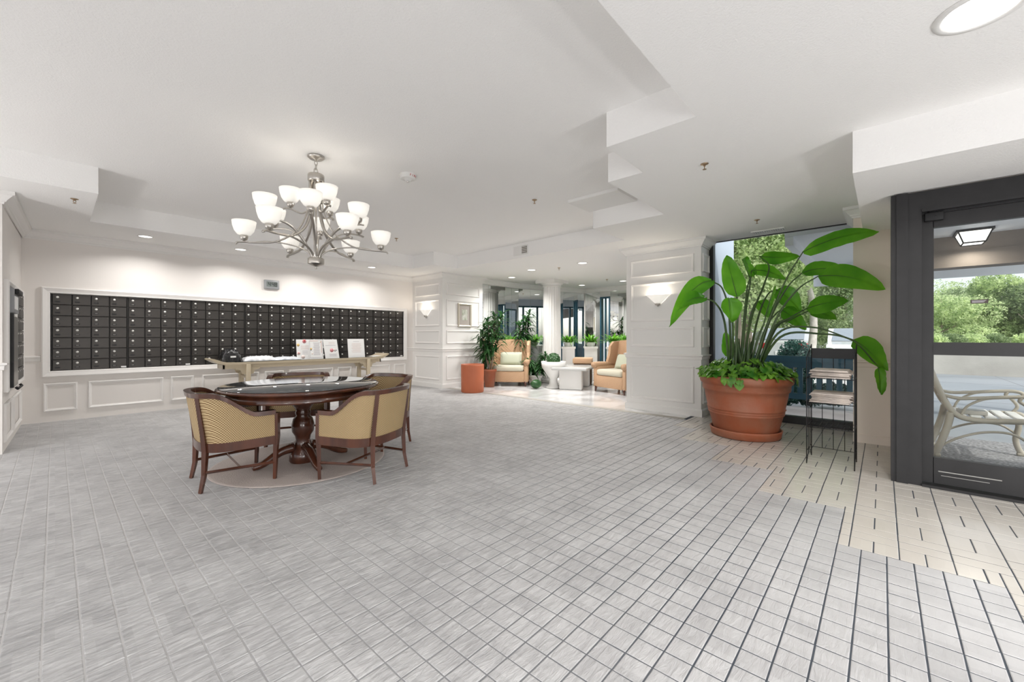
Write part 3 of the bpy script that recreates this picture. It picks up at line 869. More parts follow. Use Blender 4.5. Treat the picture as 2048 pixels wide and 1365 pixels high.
for bi, (nc, where) in enumerate(BANKS):
    wd = nc * bank_w
    t = thing('mailbox_bank', 'bank of bronze wall mailboxes, %s' % where, 'mailboxes', (x, VM + 0.03, ZB0), 0, 'mailbox banks in the wall')
    bd = MB()
    bd.box((0.002, -0.010, 0.002), (wd - 0.002, 0.30, ZB1 - ZB0 - 0.002))
    bd.box((0.0, -0.026, 0.0), (0.007, 0.02, ZB1 - ZB0)); bd.box((wd - 0.007, -0.026, 0), (wd, 0.02, ZB1 - ZB0))
    bd.build('body', M_mailgap, t)
    cw = (wd - 0.014) / nc
    for c in range(nc):
        for r in range(7):
            d = linked('door', ME_DOOR, t, (0.007 + cw * (c + 0.5), -0.011, RH * (r + 0.5)))
            linked('lock', ME_LOCK, d, (-0.045, -0.014, 0.028))
            h = linked('label_holder', ME_HOLD, d, (-0.045, -0.014, -0.035))
            if random.random() < 0.55:
                linked('name_slip', ME_SLIP, d, (-0.045, -0.0165, -0.033))
    for rz in range(1, 7):
        MB().box((0.007, -0.018, RH * rz - 0.002), (wd - 0.007, -0.008, RH * rz + 0.002)).build('divider', M_mailbox, t)
    if bi in (0, 1, 6):
        MB().box((wd - 0.075, -0.029, 0.012), (wd - 0.015, -0.024, 0.034)).build('sticker', M_paper, t)
    x += wd

# narrow unit in the left wall: directory case and black mailbox column
t = thing('entry_directory', 'stainless directory case with black side and keypad in the left wall niche', 'intercom', (0, 0, 0))
t.matrix_world = ML
q = MB(); q.box((0.17, -0.055, 0.66), (0.72, -0.004, 1.42)); q.build('case', M_steel, t)
q = MB(); q.box((0.165, -0.062, 0.66), (0.22, -0.003, 1.45)); q.build('edge_plate', M_black, t)
q = MB(); q.box((0.22, -0.060, 1.46), (0.70, -0.004, 1.72)); q.build('directory_panel', M_greyp, t)
q = MB(); q.box((0.28, -0.064, 1.50), (0.58, -0.060, 1.64)); q.build('screen', M_paper, t)
q = MB(); q.rbox((0.30, -0.09, 1.665), (0.72, -0.055, 1.72), 0.008); q.build('lamp_bar', M_black, t)
q = MB(); q.tube([(0.25, -0.07, 0.66), (0.25, -0.085, 0.64), (0.68, -0.085, 0.64), (0.68, -0.07, 0.66)], 0.012); q.build('handle', M_black, t)
t = thing('mailbox_column', 'narrow black mailbox column seen edge-on in the left wall', 'mailboxes')
t.matrix_world = ML
q = MB(); q.box((0.90, -0.022, 0.68), (1.66, -0.003, 1.74)); q.build('body', M_mailgap, t)
for r in range(7):
    for c in range(4):
        d = MB().box((0.905 + c * 0.19, -0.036, 0.685 + r * 0.15), (0.905 + c * 0.19 + 0.180, -0.022, 0.685 + r * 0.15 + 0.142)).build('door', M_mailbox, t)
        l = MB(); l.lathe([(0.012, 0), (0.012, 0.006), (0.0001, 0.006)], 10, M=Matrix.Translation((0.95 + c * 0.19, -0.036, 0.79 + r * 0.15)) @ Matrix.Rotation(math.radians(90), 4, 'X'))
        l.build('lock', M_chrome, d)

# ================================================================ CLOCK, DETECTOR, VENTS, SPRINKLERS
def text_mesh(name, s, size, M, m, parent, align='CENTER', depth=0.0006):
    cu = bpy.data.curves.new(name, 'FONT'); cu.body = s; cu.size = size; cu.align_x = align; cu.align_y = 'CENTER'; cu.extrude = depth
    o = bpy.data.objects.new(name, cu); C.objects.link(o)
    bpy.context.view_layer.update()
    dg = bpy.context.evaluated_depsgraph_get()
    me = bpy.data.meshes.new_from_object(o.evaluated_get(dg))
    bpy.data.objects.remove(o)
    o = bpy.data.objects.new(name, me); me.materials.clear(); me.materials.append(m); C.objects.link(o)
    o.parent = parent; o.matrix_local = M
    return o
uc = u_on_v(542.5, VM)
t = thing('digital_clock', 'grey digital wall clock reading 4:48 above the mailboxes', 'clock', (uc, VM, 2.20))
q = MB(); q.rbox((-0.13, -0.045, -0.085), (0.13, 0, 0.085), 0.008); q.build('case', M_greyp, t)
q = MB(); q.box((-0.095, -0.048, -0.045), (0.095, -0.044, 0.05)); scr = q.build('screen', M_lcd, t)
SEG = {'4': 'bcfg', '8': 'abcdefg'}
def seg(mb, ch, x, z, w=0.040, h=0.072, t_=0.009):
    y0, y1 = -0.050, -0.0475
    R = {'a': (x, z+h-t_, x+w, z+h), 'g': (x, z+h/2-t_/2, x+w, z+h/2+t_/2), 'd': (x, z, x+w, z+t_), 'f': (x, z+h/2, x+t_, z+h), 'b': (x+w-t_, z+h/2, x+w, z+h),
         'e': (x, z, x+t_, z+h/2), 'c': (x+w-t_, z, x+w, z+h/2)}
    for k in SEG[ch]:
        a = R[k]; mb.box((a[0], y0, a[1]), (a[2], y1, a[3]))
q = MB(); seg(q, '4', -0.066, -0.034); seg(q, '4', -0.004, -0.034); seg(q, '8', 0.046, -0.034)
q.box((-0.016, -0.050, 0.012), (-0.009, -0.0475, 0.019)); q.box((-0.016, -0.050, -0.018), (-0.009, -0.0475, -0.011))
q.build('digits', M_ink, scr)

p = at(816, 352, 1.75 * F / (HZ - 350)); p.z = TRAY
t = thing('smoke_detector', 'white ceiling smoke detector lettered FIRE in red beside the chandelier', 'smoke detector', p)
q = MB(); q.lathe([(0.001, -0.075), (0.03, -0.07), (0.045, -0.045), (0.070, -0.048), (0.082, -0.044), (0.088, -0.010), (0.092, -0.008), (0.092, 0)], 28); q.build('body', M_plastic, t)
q = MB(); q.lathe([(0.001, -0.084), (0.016, -0.08), (0.018, -0.072)], 12); q.build('sensor_cap', M_chrome, t)
for k, ch in enumerate('FIRE'):
    a = math.radians(-106 + 17 * k)
    Mx = Matrix.Rotation(a, 4, 'Z') @ Matrix.Translation((0.0862, 0, -0.027)) @ Matrix.Rotation(math.radians(90), 4, 'Z') @ Matrix.Rotation(math.radians(99), 4, 'X')
    text_mesh('letter', ch, 0.033, Mx, M_red, t)

def sprinkler(px, py, z, where):
    d = (z - EYE) * F / (HZ - py); p = at(px, py, d); p.z = z
    t = thing('fire_sprinkler', 'small brass pendent sprinkler head %s' % where, 'sprinkler', p, 0.4, 'ceiling sprinkler heads')
    q = MB(); q.lathe([(0.032, 0.0), (0.032, -0.004), (0.018, -0.010), (0.010, -0.012), (0.009, -0.02), (0.0001, -0.02)], 18); q.build('escutcheon', M_brass, t)
    q = MB(); q.tube([(-0.009, 0, -0.018), (-0.012, 0, -0.032), (0, 0, -0.045)], 0.0028, 6); q.tube([(0.009, 0, -0.018), (0.012, 0, -0.032), (0, 0, -0.045)], 0.0028, 6)
    q.lathe([(0.016, -0.046), (0.016, -0.048), (0.001, -0.048)], 12); q.build('frame_and_deflector', M_brass, t)
sprinkler(1409, 328, CEIL, 'on the low ceiling in front of the plant window')
sprinkler(1069, 400, TRAY, 'on the raised ceiling right of the chandelier')
sprinkler(149, 398, CEIL, 'on the dropped beam above the left corner')
sprinkler(1514, 440, CEIL, 'beside the slotted ceiling grille at the window')
sprinkler(793, 477, TRAY, 'on the raised ceiling behind the chandelier')
sprinkler(1118, 536, CEIL, 'between the lounge downlights')
sprinkler(1214, 559, CEIL, 'deepest in the lounge, near the panelled pier')

t = thing('air_vent', 'square louvred air vent on the face of the ceiling step', 'vent', (5.828, v_on_u(1043, 5.83), 2.815))
q = MB(); q.box((-0.012, 0.0, -0.085), (0, 0.19, 0.085)); q.box((-0.012, -0.16, -0.085), (0, -0.002, 0.085)); q.build('frame', M_plastic, t)
for k in range(5):
    MB().box((-0.018, -0.145, -0.068 + k * 0.03), (-0.010, -0.018, -0.058 + k * 0.03)).build('louvre', M_plastic, t)
q = MB()
q.box((-0.0135, -0.145, -0.07), (-0.0118, -0.018, 0.07)); q.build('opening', mat('vent_shade', (0.20, 0.18, 0.15), 0.8), t)  # flat dark sheet painting the shade in the vent opening

p = at(1536, 453, 1.48 * F / (HZ - 453)); p.z = CEIL
t = thing('ceiling_grille', 'long white slotted air grille on the ceiling over the window', 'vent', (6.62, v_on_u(1536, 6.62), CEIL))
q = MB(); q.box((-0.06, -0.20, -0.012), (0.06, 0.20, 0.0)); q.build('frame', M_plastic, t)
for k in range(14):
    MB().box((-0.045, -0.185 + k * 0.027, -0.016), (0.045, -0.172 + k * 0.027, -0.010)).build('slat', M_text, t)

# ================================================================ RECESSED LIGHTS
def downlight(loc, r, label, power, group=None, spread=120, down=0.03):
    t = thing('recessed_light', label, 'ceiling light', loc, 0, group)
    q = MB(); q.lathe([(r * 1.25, 0), (r * 1.25, -0.006), (r * 1.05, -0.010), (r, -0.004), (r, 0)], 32); q.build('trim_ring', M_plastic, t)
    q = MB(); q.lathe([(0.0001, -0.005), (r, -0.005)], 32); q.build('lens', M_glow, t)
    l = area_lamp('recessed_lamp', (loc[0], loc[1], loc[2] - down), power, r * 1.6, (1, 0.975, 0.94), spread)
    return t
for k, u in enumerate((0.89, 2.10, 3.30, 4.50)):
    downlight((u, 8.06, CEIL), 0.075, 'round recessed downlight washing the mail wall, %s' % ['nearest the left corner', 'second from the left corner', 'seen behind the chandelier base', 'nearest the white pier'][k], 15, 'mail wall downlights', 150)
downlight((2.80, -0.33, CEIL), 0.125, 'large bright recessed ceiling light above the entrance corner', 26, None, 150)
for (u, v, w) in ((7.6, 6.85, 'deepest on the left, above the wing chair'), (7.04, 5.76, 'above the fluted column side of the lounge'), (7.06, 4.46, 'nearest and largest in the lounge'),
                  (10.1, 6.4, 'far back by the mirrored corner'), (10.05, 5.1, 'beside the panelled pier edge')):
    downlight((u, v, CEIL), 0.085, 'round recessed lounge downlight, %s' % w, 36, 'lounge downlights', 150)
# ================================================================ CHANDELIER
CH = at(632, 313, 1.75 * F / (HZ - 313)); CH.z = 0
ct = thing('chandelier', 'brushed nickel chandelier with fifteen frosted glass bowl shades over the round table', 'chandelier', (CH.x, CH.y, 0))
q = MB(); q.lathe([(0.075, TRAY - 0.001), (0.078, TRAY - 0.012), (0.06, TRAY - 0.028), (0.015, TRAY - 0.034), (0.012, TRAY - 0.05), (0.0001, TRAY - 0.05)], 28); q.build('canopy', M_nickel, ct)
q = MB()
for k, z in enumerate((2.885, 2.845)):
    a = k * math.pi / 2
    q.tube([(0.013 * math.cos(w) * math.cos(a), 0.013 * math.cos(w) * math.sin(a), z + 0.026 * math.sin(w)) for w in [2*math.pi*i/14 for i in range(14)]], 0.0035, 6, closed=True)
q.tube([(0.022 * math.cos(w), 0.01 * math.cos(w), 2.80 + 0.034 * math.sin(w)) for w in [2*math.pi*i/16 for i in range(16)]], 0.005, 6, closed=True)
q.build('chain', M_nickel, ct)
q = MB(); q.lathe([(0.0001, 2.775), (0.07, 2.772), (0.074, 2.765), (0.074, 2.712), (0.066, 2.70), (0.0001, 2.70)], 28); q.build('top_cap', M_nickel, ct)
q = MB()
for k in range(6):
    a = k * math.pi / 3
    q.tube([(0.05 * math.cos(a), 0.05 * math.sin(a), 2.705), (0.05 * math.cos(a), 0.05 * math.sin(a), 2.50)], 0.017, 10)
q.tube([(0, 0, 2.70), (0, 0, 2.05)], 0.010, 8)
q.build('column', M_nickel, ct)
q = MB(); q.lathe([(0.0001, 1.855), (0.008, 1.858), (0.010, 1.868), (0.004, 1.878), (0.030, 1.888), (0.072, 1.905), (0.074, 1.91), (0.074, 1.955), (0.066, 1.962), (0.0001, 1.962)], 28); q.build('hub', M_nickel, ct)
def strap(pts, w=0.011, t_=0.005):
    """flat bar with its face up, along a vertical-plane curve"""
    P = smooth_pts(pts, 6); mb = MB(); vs = []
    ang = math.atan2(P[-1].y, P[-1].x); side = Vector((-math.sin(ang), math.cos(ang), 0))
    for i, p in enumerate(P):
        tdir = (P[min(i+1, len(P)-1)] - P[max(i-1, 0)]).normalized(); up = tdir.cross(side)
        vs += [p + side*w + up*t_, p - side*w + up*t_, p - side*w - up*t_, p + side*w - up*t_]
    fs = []
    for i in range(len(P) - 1):
        for j in range(4):
            j2 = (j+1) % 4; fs.append((4*i+j, 4*i+j2, 4*i+4+j2, 4*i+4+j))
    n = len(P); fs += [(0, 1, 2, 3), (4*n-4, 4*n-3, 4*n-2, 4*n-1)]
    mb.add(vs, fs, True); return mb
SH = MB(); SH.lathe([(0.030, 0), (0.055, 0.008), (0.078, 0.040), (0.092, 0.085), (0.098, 0.128), (0.094, 0.128), (0.088, 0.085), (0.072, 0.042), (0.05, 0.014), (0.0001, 0.010)], 24)
sh0 = SH.build('glass_shade', M_shade); ME_SHADE = sh0.data; bpy.data.objects.remove(sh0)
BL = MB(); BL.lathe([(0.0001, 0.018), (0.020, 0.022), (0.030, 0.05), (0.022, 0.078), (0.0001, 0.086)], 12)
b0 = BL.build('bulb', M_bulb); ME_BULB = b0.data; bpy.data.objects.remove(b0)
CU = MB(); CU.lathe([(0.0001, -0.055), (0.010, -0.055), (0.012, -0.042), (0.026, -0.038), (0.033, -0.018), (0.033, 0.002), (0.030, 0.006), (0.0001, 0.006)], 18)
c0 = CU.build('lamp_cup', M_nickel); ME_CUP = c0.data; bpy.data.objects.remove(c0)
def lamp(ang, r, z):
    """one arm, its cup, bowl shade and bulb; z is the height of the cup"""
    ca, sa = math.cos(ang), math.sin(ang)
    if r > 0.5:
        a = strap([(0.055*ca, 0.055*sa, 2.52), (0.075*ca, 0.075*sa, 2.40), (0.16*ca, 0.16*sa, 2.22), (0.33*ca, 0.33*sa, 2.10), (0.50*ca, 0.50*sa, z-0.055), (r*ca, r*sa, z-0.058), ((r+.05)*ca, (r+.05)*sa, z-0.062), ((r+.068)*ca, (r+.068)*sa, z-0.080)], 0.012, 0.006)
        b = strap([(0.035*ca, 0.035*sa, 1.95), (0.045*ca, 0.045*sa, 1.99), (0.13*ca, 0.13*sa, 2.05), (0.28*ca, 0.28*sa, 2.085), (0.42*ca, 0.42*sa, z-0.04), (0.50*ca, 0.50*sa, z-0.052)], 0.010, 0.005)
        a.build('arm', M_nickel, ct); b.build('arm_brace', M_nickel, ct)
    elif r > 0.3:
        a = strap([(0.035*ca, 0.035*sa, 1.95), (0.05*ca, 0.05*sa, 2.00), (0.12*ca, 0.12*sa, 2.12), (0.22*ca, 0.22*sa, 2.22), (0.33*ca, 0.33*sa, z-0.065), (r*ca, r*sa, z-0.058), ((r+.05)*ca, (r+.05)*sa, z-0.066)], 0.012, 0.006)
        a.build('arm', M_nickel, ct)
    else:
        a = strap([(0.05*ca, 0.05*sa, 2.50), (0.07*ca, 0.07*sa, 2.42), (0.13*ca, 0.13*sa, 2.385), (r*ca, r*sa, z-0.058), ((r+.05)*ca, (r+.05)*sa, z-0.055), ((r+.06)*ca, (r+.06)*sa, z-0.07)], 0.011, 0.006)
        a.build('arm', M_nickel, ct)
    cup = linked('lamp_cup', ME_CUP, ct, (r*ca, r*sa, z))
    linked('glass_shade', ME_SHADE, cup, (0, 0, 0.004)); linked('bulb', ME_BULB, cup, (0, 0, 0.0))
base = math.radians(-48)
for k in range(6): lamp(base + math.radians(-160 + 60 * k), 0.60, 2.13)
for k in range(6): lamp(base + math.radians(-130 + 60 * k), 0.45, 2.325)
for k in range(3): lamp(base + math.radians(-160 + 120 * k), 0.22, 2.475)
l = bpy.data.lights.new('chandelier_lamp', 'POINT'); l.energy = 13; l.shadow_soft_size = 0.06; l.color = (1, 0.94, 0.85)
lo = bpy.data.objects.new('chandelier_lamp', l); C.objects.link(lo); lo.location = (CH.x, CH.y, 2.55)

# ================================================================ WALL SCONCES
def sconce(M, x, z, label):
    t = thing('wall_sconce', label, 'wall light'); t.matrix_world = M @ Matrix.Translation((x, 0, z))
    q = MB()
    n = 16; vs = []
    prof = [(0.035, -0.085, 0.045), (0.055, -0.06, 0.06), (0.10, -0.02, 0.085), (0.15, 0.03, 0.11), (0.195, 0.065, 0.13)]
    for (w, z_, d_) in prof:
        for j in range(n + 1):
            a = math.pi * j / n; vs.append((-w * math.cos(a), -d_ * math.sin(a) - 0.002, z_))
    m = n + 1; fs = []
    for i in range(len(prof) - 1):
        for j in range(n): fs.append((i*m+j, i*m+j+1, (i+1)*m+j+1, (i+1)*m+j))
    q.add(vs, fs, True); q.build('glass_bowl', M_shade, t)
    q = MB(); q.lathe([(0.001, -0.12), (0.012, -0.115), (0.010, -0.105), (0.04, -0.095), (0.048, -0.07)], 16, (0, -0.035, 0), scale=(1, 0.7)); q.box((-0.03, -0.03, -0.10), (0.03, -0.001, -0.02)); q.build('bracket', M_nickel, t)
    l = bpy.data.lights.new('sconce_lamp', 'POINT'); l.energy = 5; l.shadow_soft_size = 0.04; l.color = (1, 0.9, 0.75)
    o = bpy.data.objects.new('sconce_lamp', l); C.objects.link(o); o.matrix_world = M @ Matrix.Translation((x, -0.07, z + 0.06))
sconce(face_neg_u(UP), -v_on_u(853, UP), 1.78, 'frosted glass wall sconce on the far panelled pier beside the mailboxes')
sconce(face_neg_u(6.45), -v_on_u(1317, 6.45), 1.80, 'frosted glass wall sconce on the near panelled pier beside the big plant')

# framed print on the far pier
t = thing('framed_print', 'small landscape print in a pale gilt frame on the far pier', 'picture'); t.matrix_world = face_neg_v(VP) @ Matrix.Translation((u_on_v(930, VP - 0.03), 0, 1.72))
q = MB(); q.frame(Matrix.Identity(4), -0.21, 0.21, -0.285, 0.285, [(0, -0.0), (0, 0.035), (0.02, 0.04), (0.045, 0.028), (0.045, 0.0)]); q.build('frame', M_gold, t)
q = MB(); q.box((-0.165, -0.016, -0.24), (0.165, -0.004, 0.24)); q.build('mount', M_mount, t)
q = MB(); q.box((-0.085, -0.019, -0.12), (0.085, -0.016, 0.14)); q.build('print', M_print, t)

# ================================================================ ROUND TABLE
TB = at(606, 768, 3.94); TB.z = 0
t = thing('round_table', 'round mahogany pedestal table with a dark glass top under the chandelier', 'table', (TB.x, TB.y, 0))
q = MB(); q.lathe([(0.0001, 0.715), (0.66, 0.715), (0.685, 0.722), (0.69, 0.733), (0.685, 0.744), (0.67, 0.748), (0.0001, 0.748)], 72); q.build('tabletop', M_wood, t)
q = MB(); q.lathe([(0.0001, 0.7485), (0.668, 0.7485), (0.672, 0.751), (0.670, 0.7555), (0.0001, 0.756)], 72); q.build('glass_top', M_slate, t)
q = MB(); q.lathe([(0.58, 0.640), (0.612, 0.640), (0.617, 0.652), (0.612, 0.662), (0.612, 0.715), (0.58, 0.715), (0.58, 0.640)], 64); q.build('apron', M_wood, t)
q = MB(); q.lathe([(0.10, 0.0), (0.12, 0.03), (0.115, 0.10), (0.08, 0.15), (0.062, 0.22), (0.070, 0.26), (0.095, 0.30), (0.10, 0.36), (0.085, 0.42), (0.060, 0.45), (0.068, 0.47), (0.068, 0.485), (0.060, 0.50), (0.075, 0.53), (0.115, 0.58), (0.135, 0.635), (0.14, 0.70), (0.14, 0.715)], 32); q.build('pedestal', M_wood, t)
for k in range(4):
    a = math.radians(45 + 90 * k - 48); ca, sa = math.cos(a), math.sin(a)
    P = smooth_pts([(0.08*ca, 0.08*sa, 0.16), (0.2*ca, 0.2*sa, 0.13), (0.33*ca, 0.33*sa, 0.055), (0.42*ca, 0.42*sa, 0.03)], 5)
    q = MB(); q.tube(P, [0.045 - 0.02 * i / (len(P)-1) for i in range(len(P))], 10); q.build('foot', M_wood, t)

rg = thing('round_rug', 'round taupe rug on the stone floor under the pedestal table', 'rug', (at(606, 700, 4.0).x, at(606, 700, 4.0).y, 0))
q = MB(); q.lathe([(0.0001, 0.001), (0.74, 0.001), (0.755, 0.005), (0.75, 0.010), (0.73, 0.012), (0.0001, 0.012)], 64); q.build('pile', M_rug, rg)

# ================================================================ BARREL CHAIRS
def barrel_chair():
    t = thing('barrel_chair', '', 'chair', (0, 0, 0), 0, 'barrel chairs around the round table')
    # plan path: front left arm -> back -> front right arm  (chair faces +x)
    A, B = 0.31, 0.335
    pts = []
    for i in range(49):
        w = math.radians(-90 - 180 * i / 48) if False else math.pi / 2 + math.pi * i / 48
        cx, sy = math.cos(w), math.sin(w)
        e = 2.0 / 2.9
        pts.append(Vector((-0.02 - 0.29 * abs(cx) ** e, B * (1 if sy >= 0 else -1) * abs(sy) ** e)))
    front = [Vector((0.30 - 0.32 * k / 8, 0.335 - 0.012 * (1 - k / 8) ** 2)) for k in range(8)]
    path = front + pts + [Vector((p.x, -p.y)) for p in reversed(front)]
    n = len(path)
    def top(x):
        s = min(1, max(0, (0.13 - x) / 0.33)); s = s * s * (3 - 2 * s)
        return 0.565 + 0.175 * s
    def nrm(i):
        d = (path[min(i+1, n-1)] - path[max(i-1, 0)]).normalized(); return Vector((d.y, -d.x))
    def strip(off0, off1, z0f, z1f, i0=0, i1=n):
        mb = MB(); vs = []; fs = []
        m = i1 - i0
        for i in range(i0, i1):
            N = nrm(i); p = path[i]; lean = 0.0
            z0, z1 = z0f(p.x), z1f(p.x)
            # backs lean outwards towards the top
            k0, k1 = 0.075 * max(0, (z0 - 0.36)) / 0.38, 0.075 * max(0, (z1 - 0.36)) / 0.38
            bk = min(1, max(0, (0.05 - p.x) / 0.3))
            for off, z, k in ((off0, z0, k0), (off1, z0, k0), (off1, z1, k1), (off0, z1, k1)):
                q = p + N * (-off); vs.append((q.x - k * bk, q.y * (1 + 0.10 * k * bk), z))
        for a in range(m - 1):
            for j in range(4):
                j2 = (j+1) % 4; fs.append((4*a+j, 4*a+j2, 4*a+4+j2, 4*a+4+j))
        fs += [(0, 1, 2, 3), (4*m-4, 4*m-3, 4*m-2, 4*m-1)]
        mb.add(vs, fs, False); return mb
    s = nrm(n // 2); sg = 1 if s.x > 0 else -1     # which side is inside
    strip(-0.034 * sg, 0.026 * sg, lambda x: top(x) - 0.012, lambda x: top(x) + 0.024).build('top_rail', M_wood, t)
    strip(-0.018 * sg, 0.014 * sg, lambda x: 0.37, lambda x: top(x) - 0.010).build('upholstered_back', M_fabric, t)
    strip(-0.022 * sg, 0.022 * sg, lambda x: 0.305, lambda x: 0.375).build('seat_rail', M_wood, t)
    q = MB(); q.box((0.27, -0.30, 0.305), (0.305, 0.30, 0.372)); q.build('front_rail', M_wood, t)
    inner = [(p - nrm(i) * (0.03 * 1)) for i, p in enumerate(path)]
    # seat: rounded cushion filling the barrel
    seat_o = [(p.x * 0.90 + 0.012, p.y * 0.90) for p in path]
    sm = MB(); ring = []
    for (k, z) in ((1.0, 0.335), (1.005, 0.375), (1.0, 0.42), (0.93, 0.447), (0.75, 0.462), (0.4, 0.468)):
        ring.append([(0.0 + x_ * k, y_ * k, z) for x_, y_ in seat_o])
    vs = [v for r_ in ring for v in r_]; m = len(seat_o); fs = []
    for a in range(len(ring) - 1):
        for j in range(m):
            j2 = (j+1) % m; fs.append((a*m+j, a*m+j2, (a+1)*m+j2, (a+1)*m+j))
    fs.append(tuple(range(m))[::-1]); fs.append(tuple((len(ring)-1)*m + j for j in range(m)))
    sm.add(vs, fs, True); sm.build('seat_cushion', M_fabric, t)
    # posts that run down into the legs
    for sy in (1, -1):
        q = MB(); yy = 0.325 * sy
        q.tube([(0.315, yy, 0.565), (0.318, yy, 0.37), (0.31, yy, 0.26), (0.30, yy * 1.0, 0.0)], [0.034, 0.034, 0.027, 0.020], 4, smooth=False); q.build('leg', M_wood, t)
        q = MB(); q.tube([(-0.345, 0.245*sy, 0.735), (-0.300, 0.245*sy, 0.45), (-0.285, 0.245*sy, 0.31), (-0.295, 0.250*sy, 0.13), (-0.325, 0.26*sy, 0.0)], [0.026, 0.029, 0.031, 0.024, 0.020], 4, smooth=False); q.build('leg', M_wood, t)
        q = MB(); q.tube([(0.30, yy, 0.15), (-0.305, 0.255*sy, 0.15)], 0.012, 4, smooth=False); q.build('stretcher', M_wood, t)
    q = MB(); q.tube([(0.0, 0.29, 0.15), (0.0, -0.29, 0.15)], 0.012, 4, smooth=False); q.build('stretcher', M_wood, t)
    return t
ch0 = barrel_chair()
CHAIRS = [((1.015, 4.10), (0.98, -0.06), 'mahogany barrel chair in gold check fabric, seen from its side left of the table'),
          ((1.85, 3.40), (-0.42, 0.91), 'mahogany barrel chair in gold check fabric, its back to us in front of the table'),
          ((2.42, 4.20), (-0.97, -0.24), 'mahogany barrel chair in gold check fabric, right behind the nearest chair'),
          ((1.90, 5.06), (-0.40, -0.92), 'mahogany barrel chair in gold check fabric, facing us behind the table')]
for i, (p, d, lab) in enumerate(CHAIRS):
    o = ch0 if i == 0 else copy_tree(ch0)
    o.location = (p[0], p[1], 0); o.rotation_euler = (0, 0, math.atan2(d[1], d[0])); o['label'] = lab; o.scale = (0.79, 0.93, 1.0)
# ================================================================ ALTAR CONSOLE AND WHAT LIES ON IT
VC0, VC1 = 8.14, 8.60            # front and back edge
UC0, UC1 = 1.72, 4.95
UM = (UC0 + UC1) / 2
t = thing('altar_console', 'long taupe lacquered altar table with scrolled ends before the mailboxes', 'console table', (UM, (VC0 + VC1) / 2, 0))
HL = (UC1 - UC0) / 2; HD = (VC1 - VC0) / 2
def side_profile():
    up = []; lo = []
    for (x, z0, z1) in ((0.0, 0.725, 0.765), (HL - 0.30, 0.725, 0.765), (HL - 0.22, 0.725, 0.768), (HL - 0.15, 0.730, 0.782), (HL - 0.09, 0.752, 0.806), (HL - 0.04, 0.782, 0.828), (HL - 0.01, 0.800, 0.836), (HL + 0.012, 0.812, 0.832), (HL + 0.015, 0.815, 0.825)):
        up.append((x, z1)); lo.append((x, z0))
    right = lo + up[::-1]
    return [(-x, z) for x, z in up[1:]][::-1] + up + lo[::-1] + [(-x, z) for x, z in lo[1:]]
RX = Matrix.Rotation(math.radians(90), 4, 'X')
q = MB(); q.prism(side_profile(), -HD, HD, M=RX); q.build('scrolled_top', M_taupe, t)
q = MB(); q.box((-HL + 0.33, -HD + 0.01, 0.7655), (HL - 0.33, HD - 0.01, 0.769)); q.build('glass_top', M_slate, t)
q = MB(); q.box((-HL + 0.16, -HD + 0.05, 0.655), (HL - 0.16, -HD + 0.075, 0.726)); q.box((-HL + 0.16, HD - 0.075, 0.655), (HL - 0.16, HD - 0.05, 0.726))
q.box((-HL + 0.16, -HD + 0.05, 0.655), (-HL + 0.185, HD - 0.05, 0.726)); q.box((HL - 0.185, -HD + 0.05, 0.655), (HL - 0.16, HD - 0.05, 0.726)); q.build('apron', M_taupe, t)
for sx in (-1, 1):
    lx = sx * (HL - 0.52) if sx < 0 else HL - 0.47
    for sy in (-1, 1):
        q = MB(); q.rbox((lx - 0.035, sy * (HD - 0.03) - 0.035, 0.0), (lx + 0.035, sy * (HD - 0.03) + 0.035, 0.724), 0.008); q.build('leg', M_taupe, t)
        for s2 in (-1, 1):      # spandrel brackets beside the leg
            a = lx + s2 * 0.035
            q = MB(); q.prism([(a, 0.665), (a + s2 * 0.15, 0.665), (a + s2 * 0.145, 0.64), (a + s2 * 0.07, 0.62), (a + s2 * 0.05, 0.56), (a, 0.545)], -(sy * (HD - 0.05)) - 0.012, -(sy * (HD - 0.05)) + 0.012, M=RX); q.build('bracket', M_taupe, t)
    for z in (0.50, 0.30):
        q = MB(); q.box((lx - 0.015, -HD + 0.06, z - 0.02), (lx + 0.015, HD - 0.06, z + 0.02)); q.build('stretcher', M_taupe, t)

ZT = 0.769
def on_console(px, v=8.30): return u_on_v(px, v)
def soft_pack(name, label, cat, M_, px0, px1, v0, v1, h, seed, group=None, lumps=0.35):
    """slack plastic-wrapped parcel: a pillow with creases"""
    u0, u1 = u_on_v(px0, v0), u_on_v(px1, v0)
    rnd = random.Random(seed); n, m = 22, 12
    vs = []; fs = []
    for s in (1, 0):
        for i in range(n + 1):
            for j in range(m + 1):
                a, b = i / n, j / m
                e = (1 - abs(2*a-1) ** 4) * (1 - abs(2*b-1) ** 4)
                z = ZT + 0.002 + (h * e ** 0.6 * (1 + lumps * (rnd.random() - 0.5)) if s else 0.0) + (0.004 if s else 0)
                vs.append((u0 + (u1-u0)*a + rnd.uniform(-.006, .006), v0 + (v1-v0)*b + rnd.uniform(-.006, .006), z))
    k = (n+1) * (m+1)
    for s in range(2):
        for i in range(n):
            for j in range(m):
                p_ = s*k + i*(m+1) + j; fs.append((p_, p_+1, p_+m+2, p_+m+1))
    for i in range(n):
        fs.append((i*(m+1), (i+1)*(m+1), k+(i+1)*(m+1), k+i*(m+1))); fs.append((i*(m+1)+m, (i+1)*(m+1)+m, k+(i+1)*(m+1)+m, k+i*(m+1)+m))
    for j in range(m):
        fs.append((j, j+1, k+j+1, k+j)); fs.append((n*(m+1)+j, n*(m+1)+j+1, k+n*(m+1)+j+1, k+n*(m+1)+j))
    mb = MB(); mb.add(vs, fs, True)
    t = thing(name, label, cat, (0, 0, 0), 0, group)
    mb.build('wrap', M_, t)
    return t, u0, u1
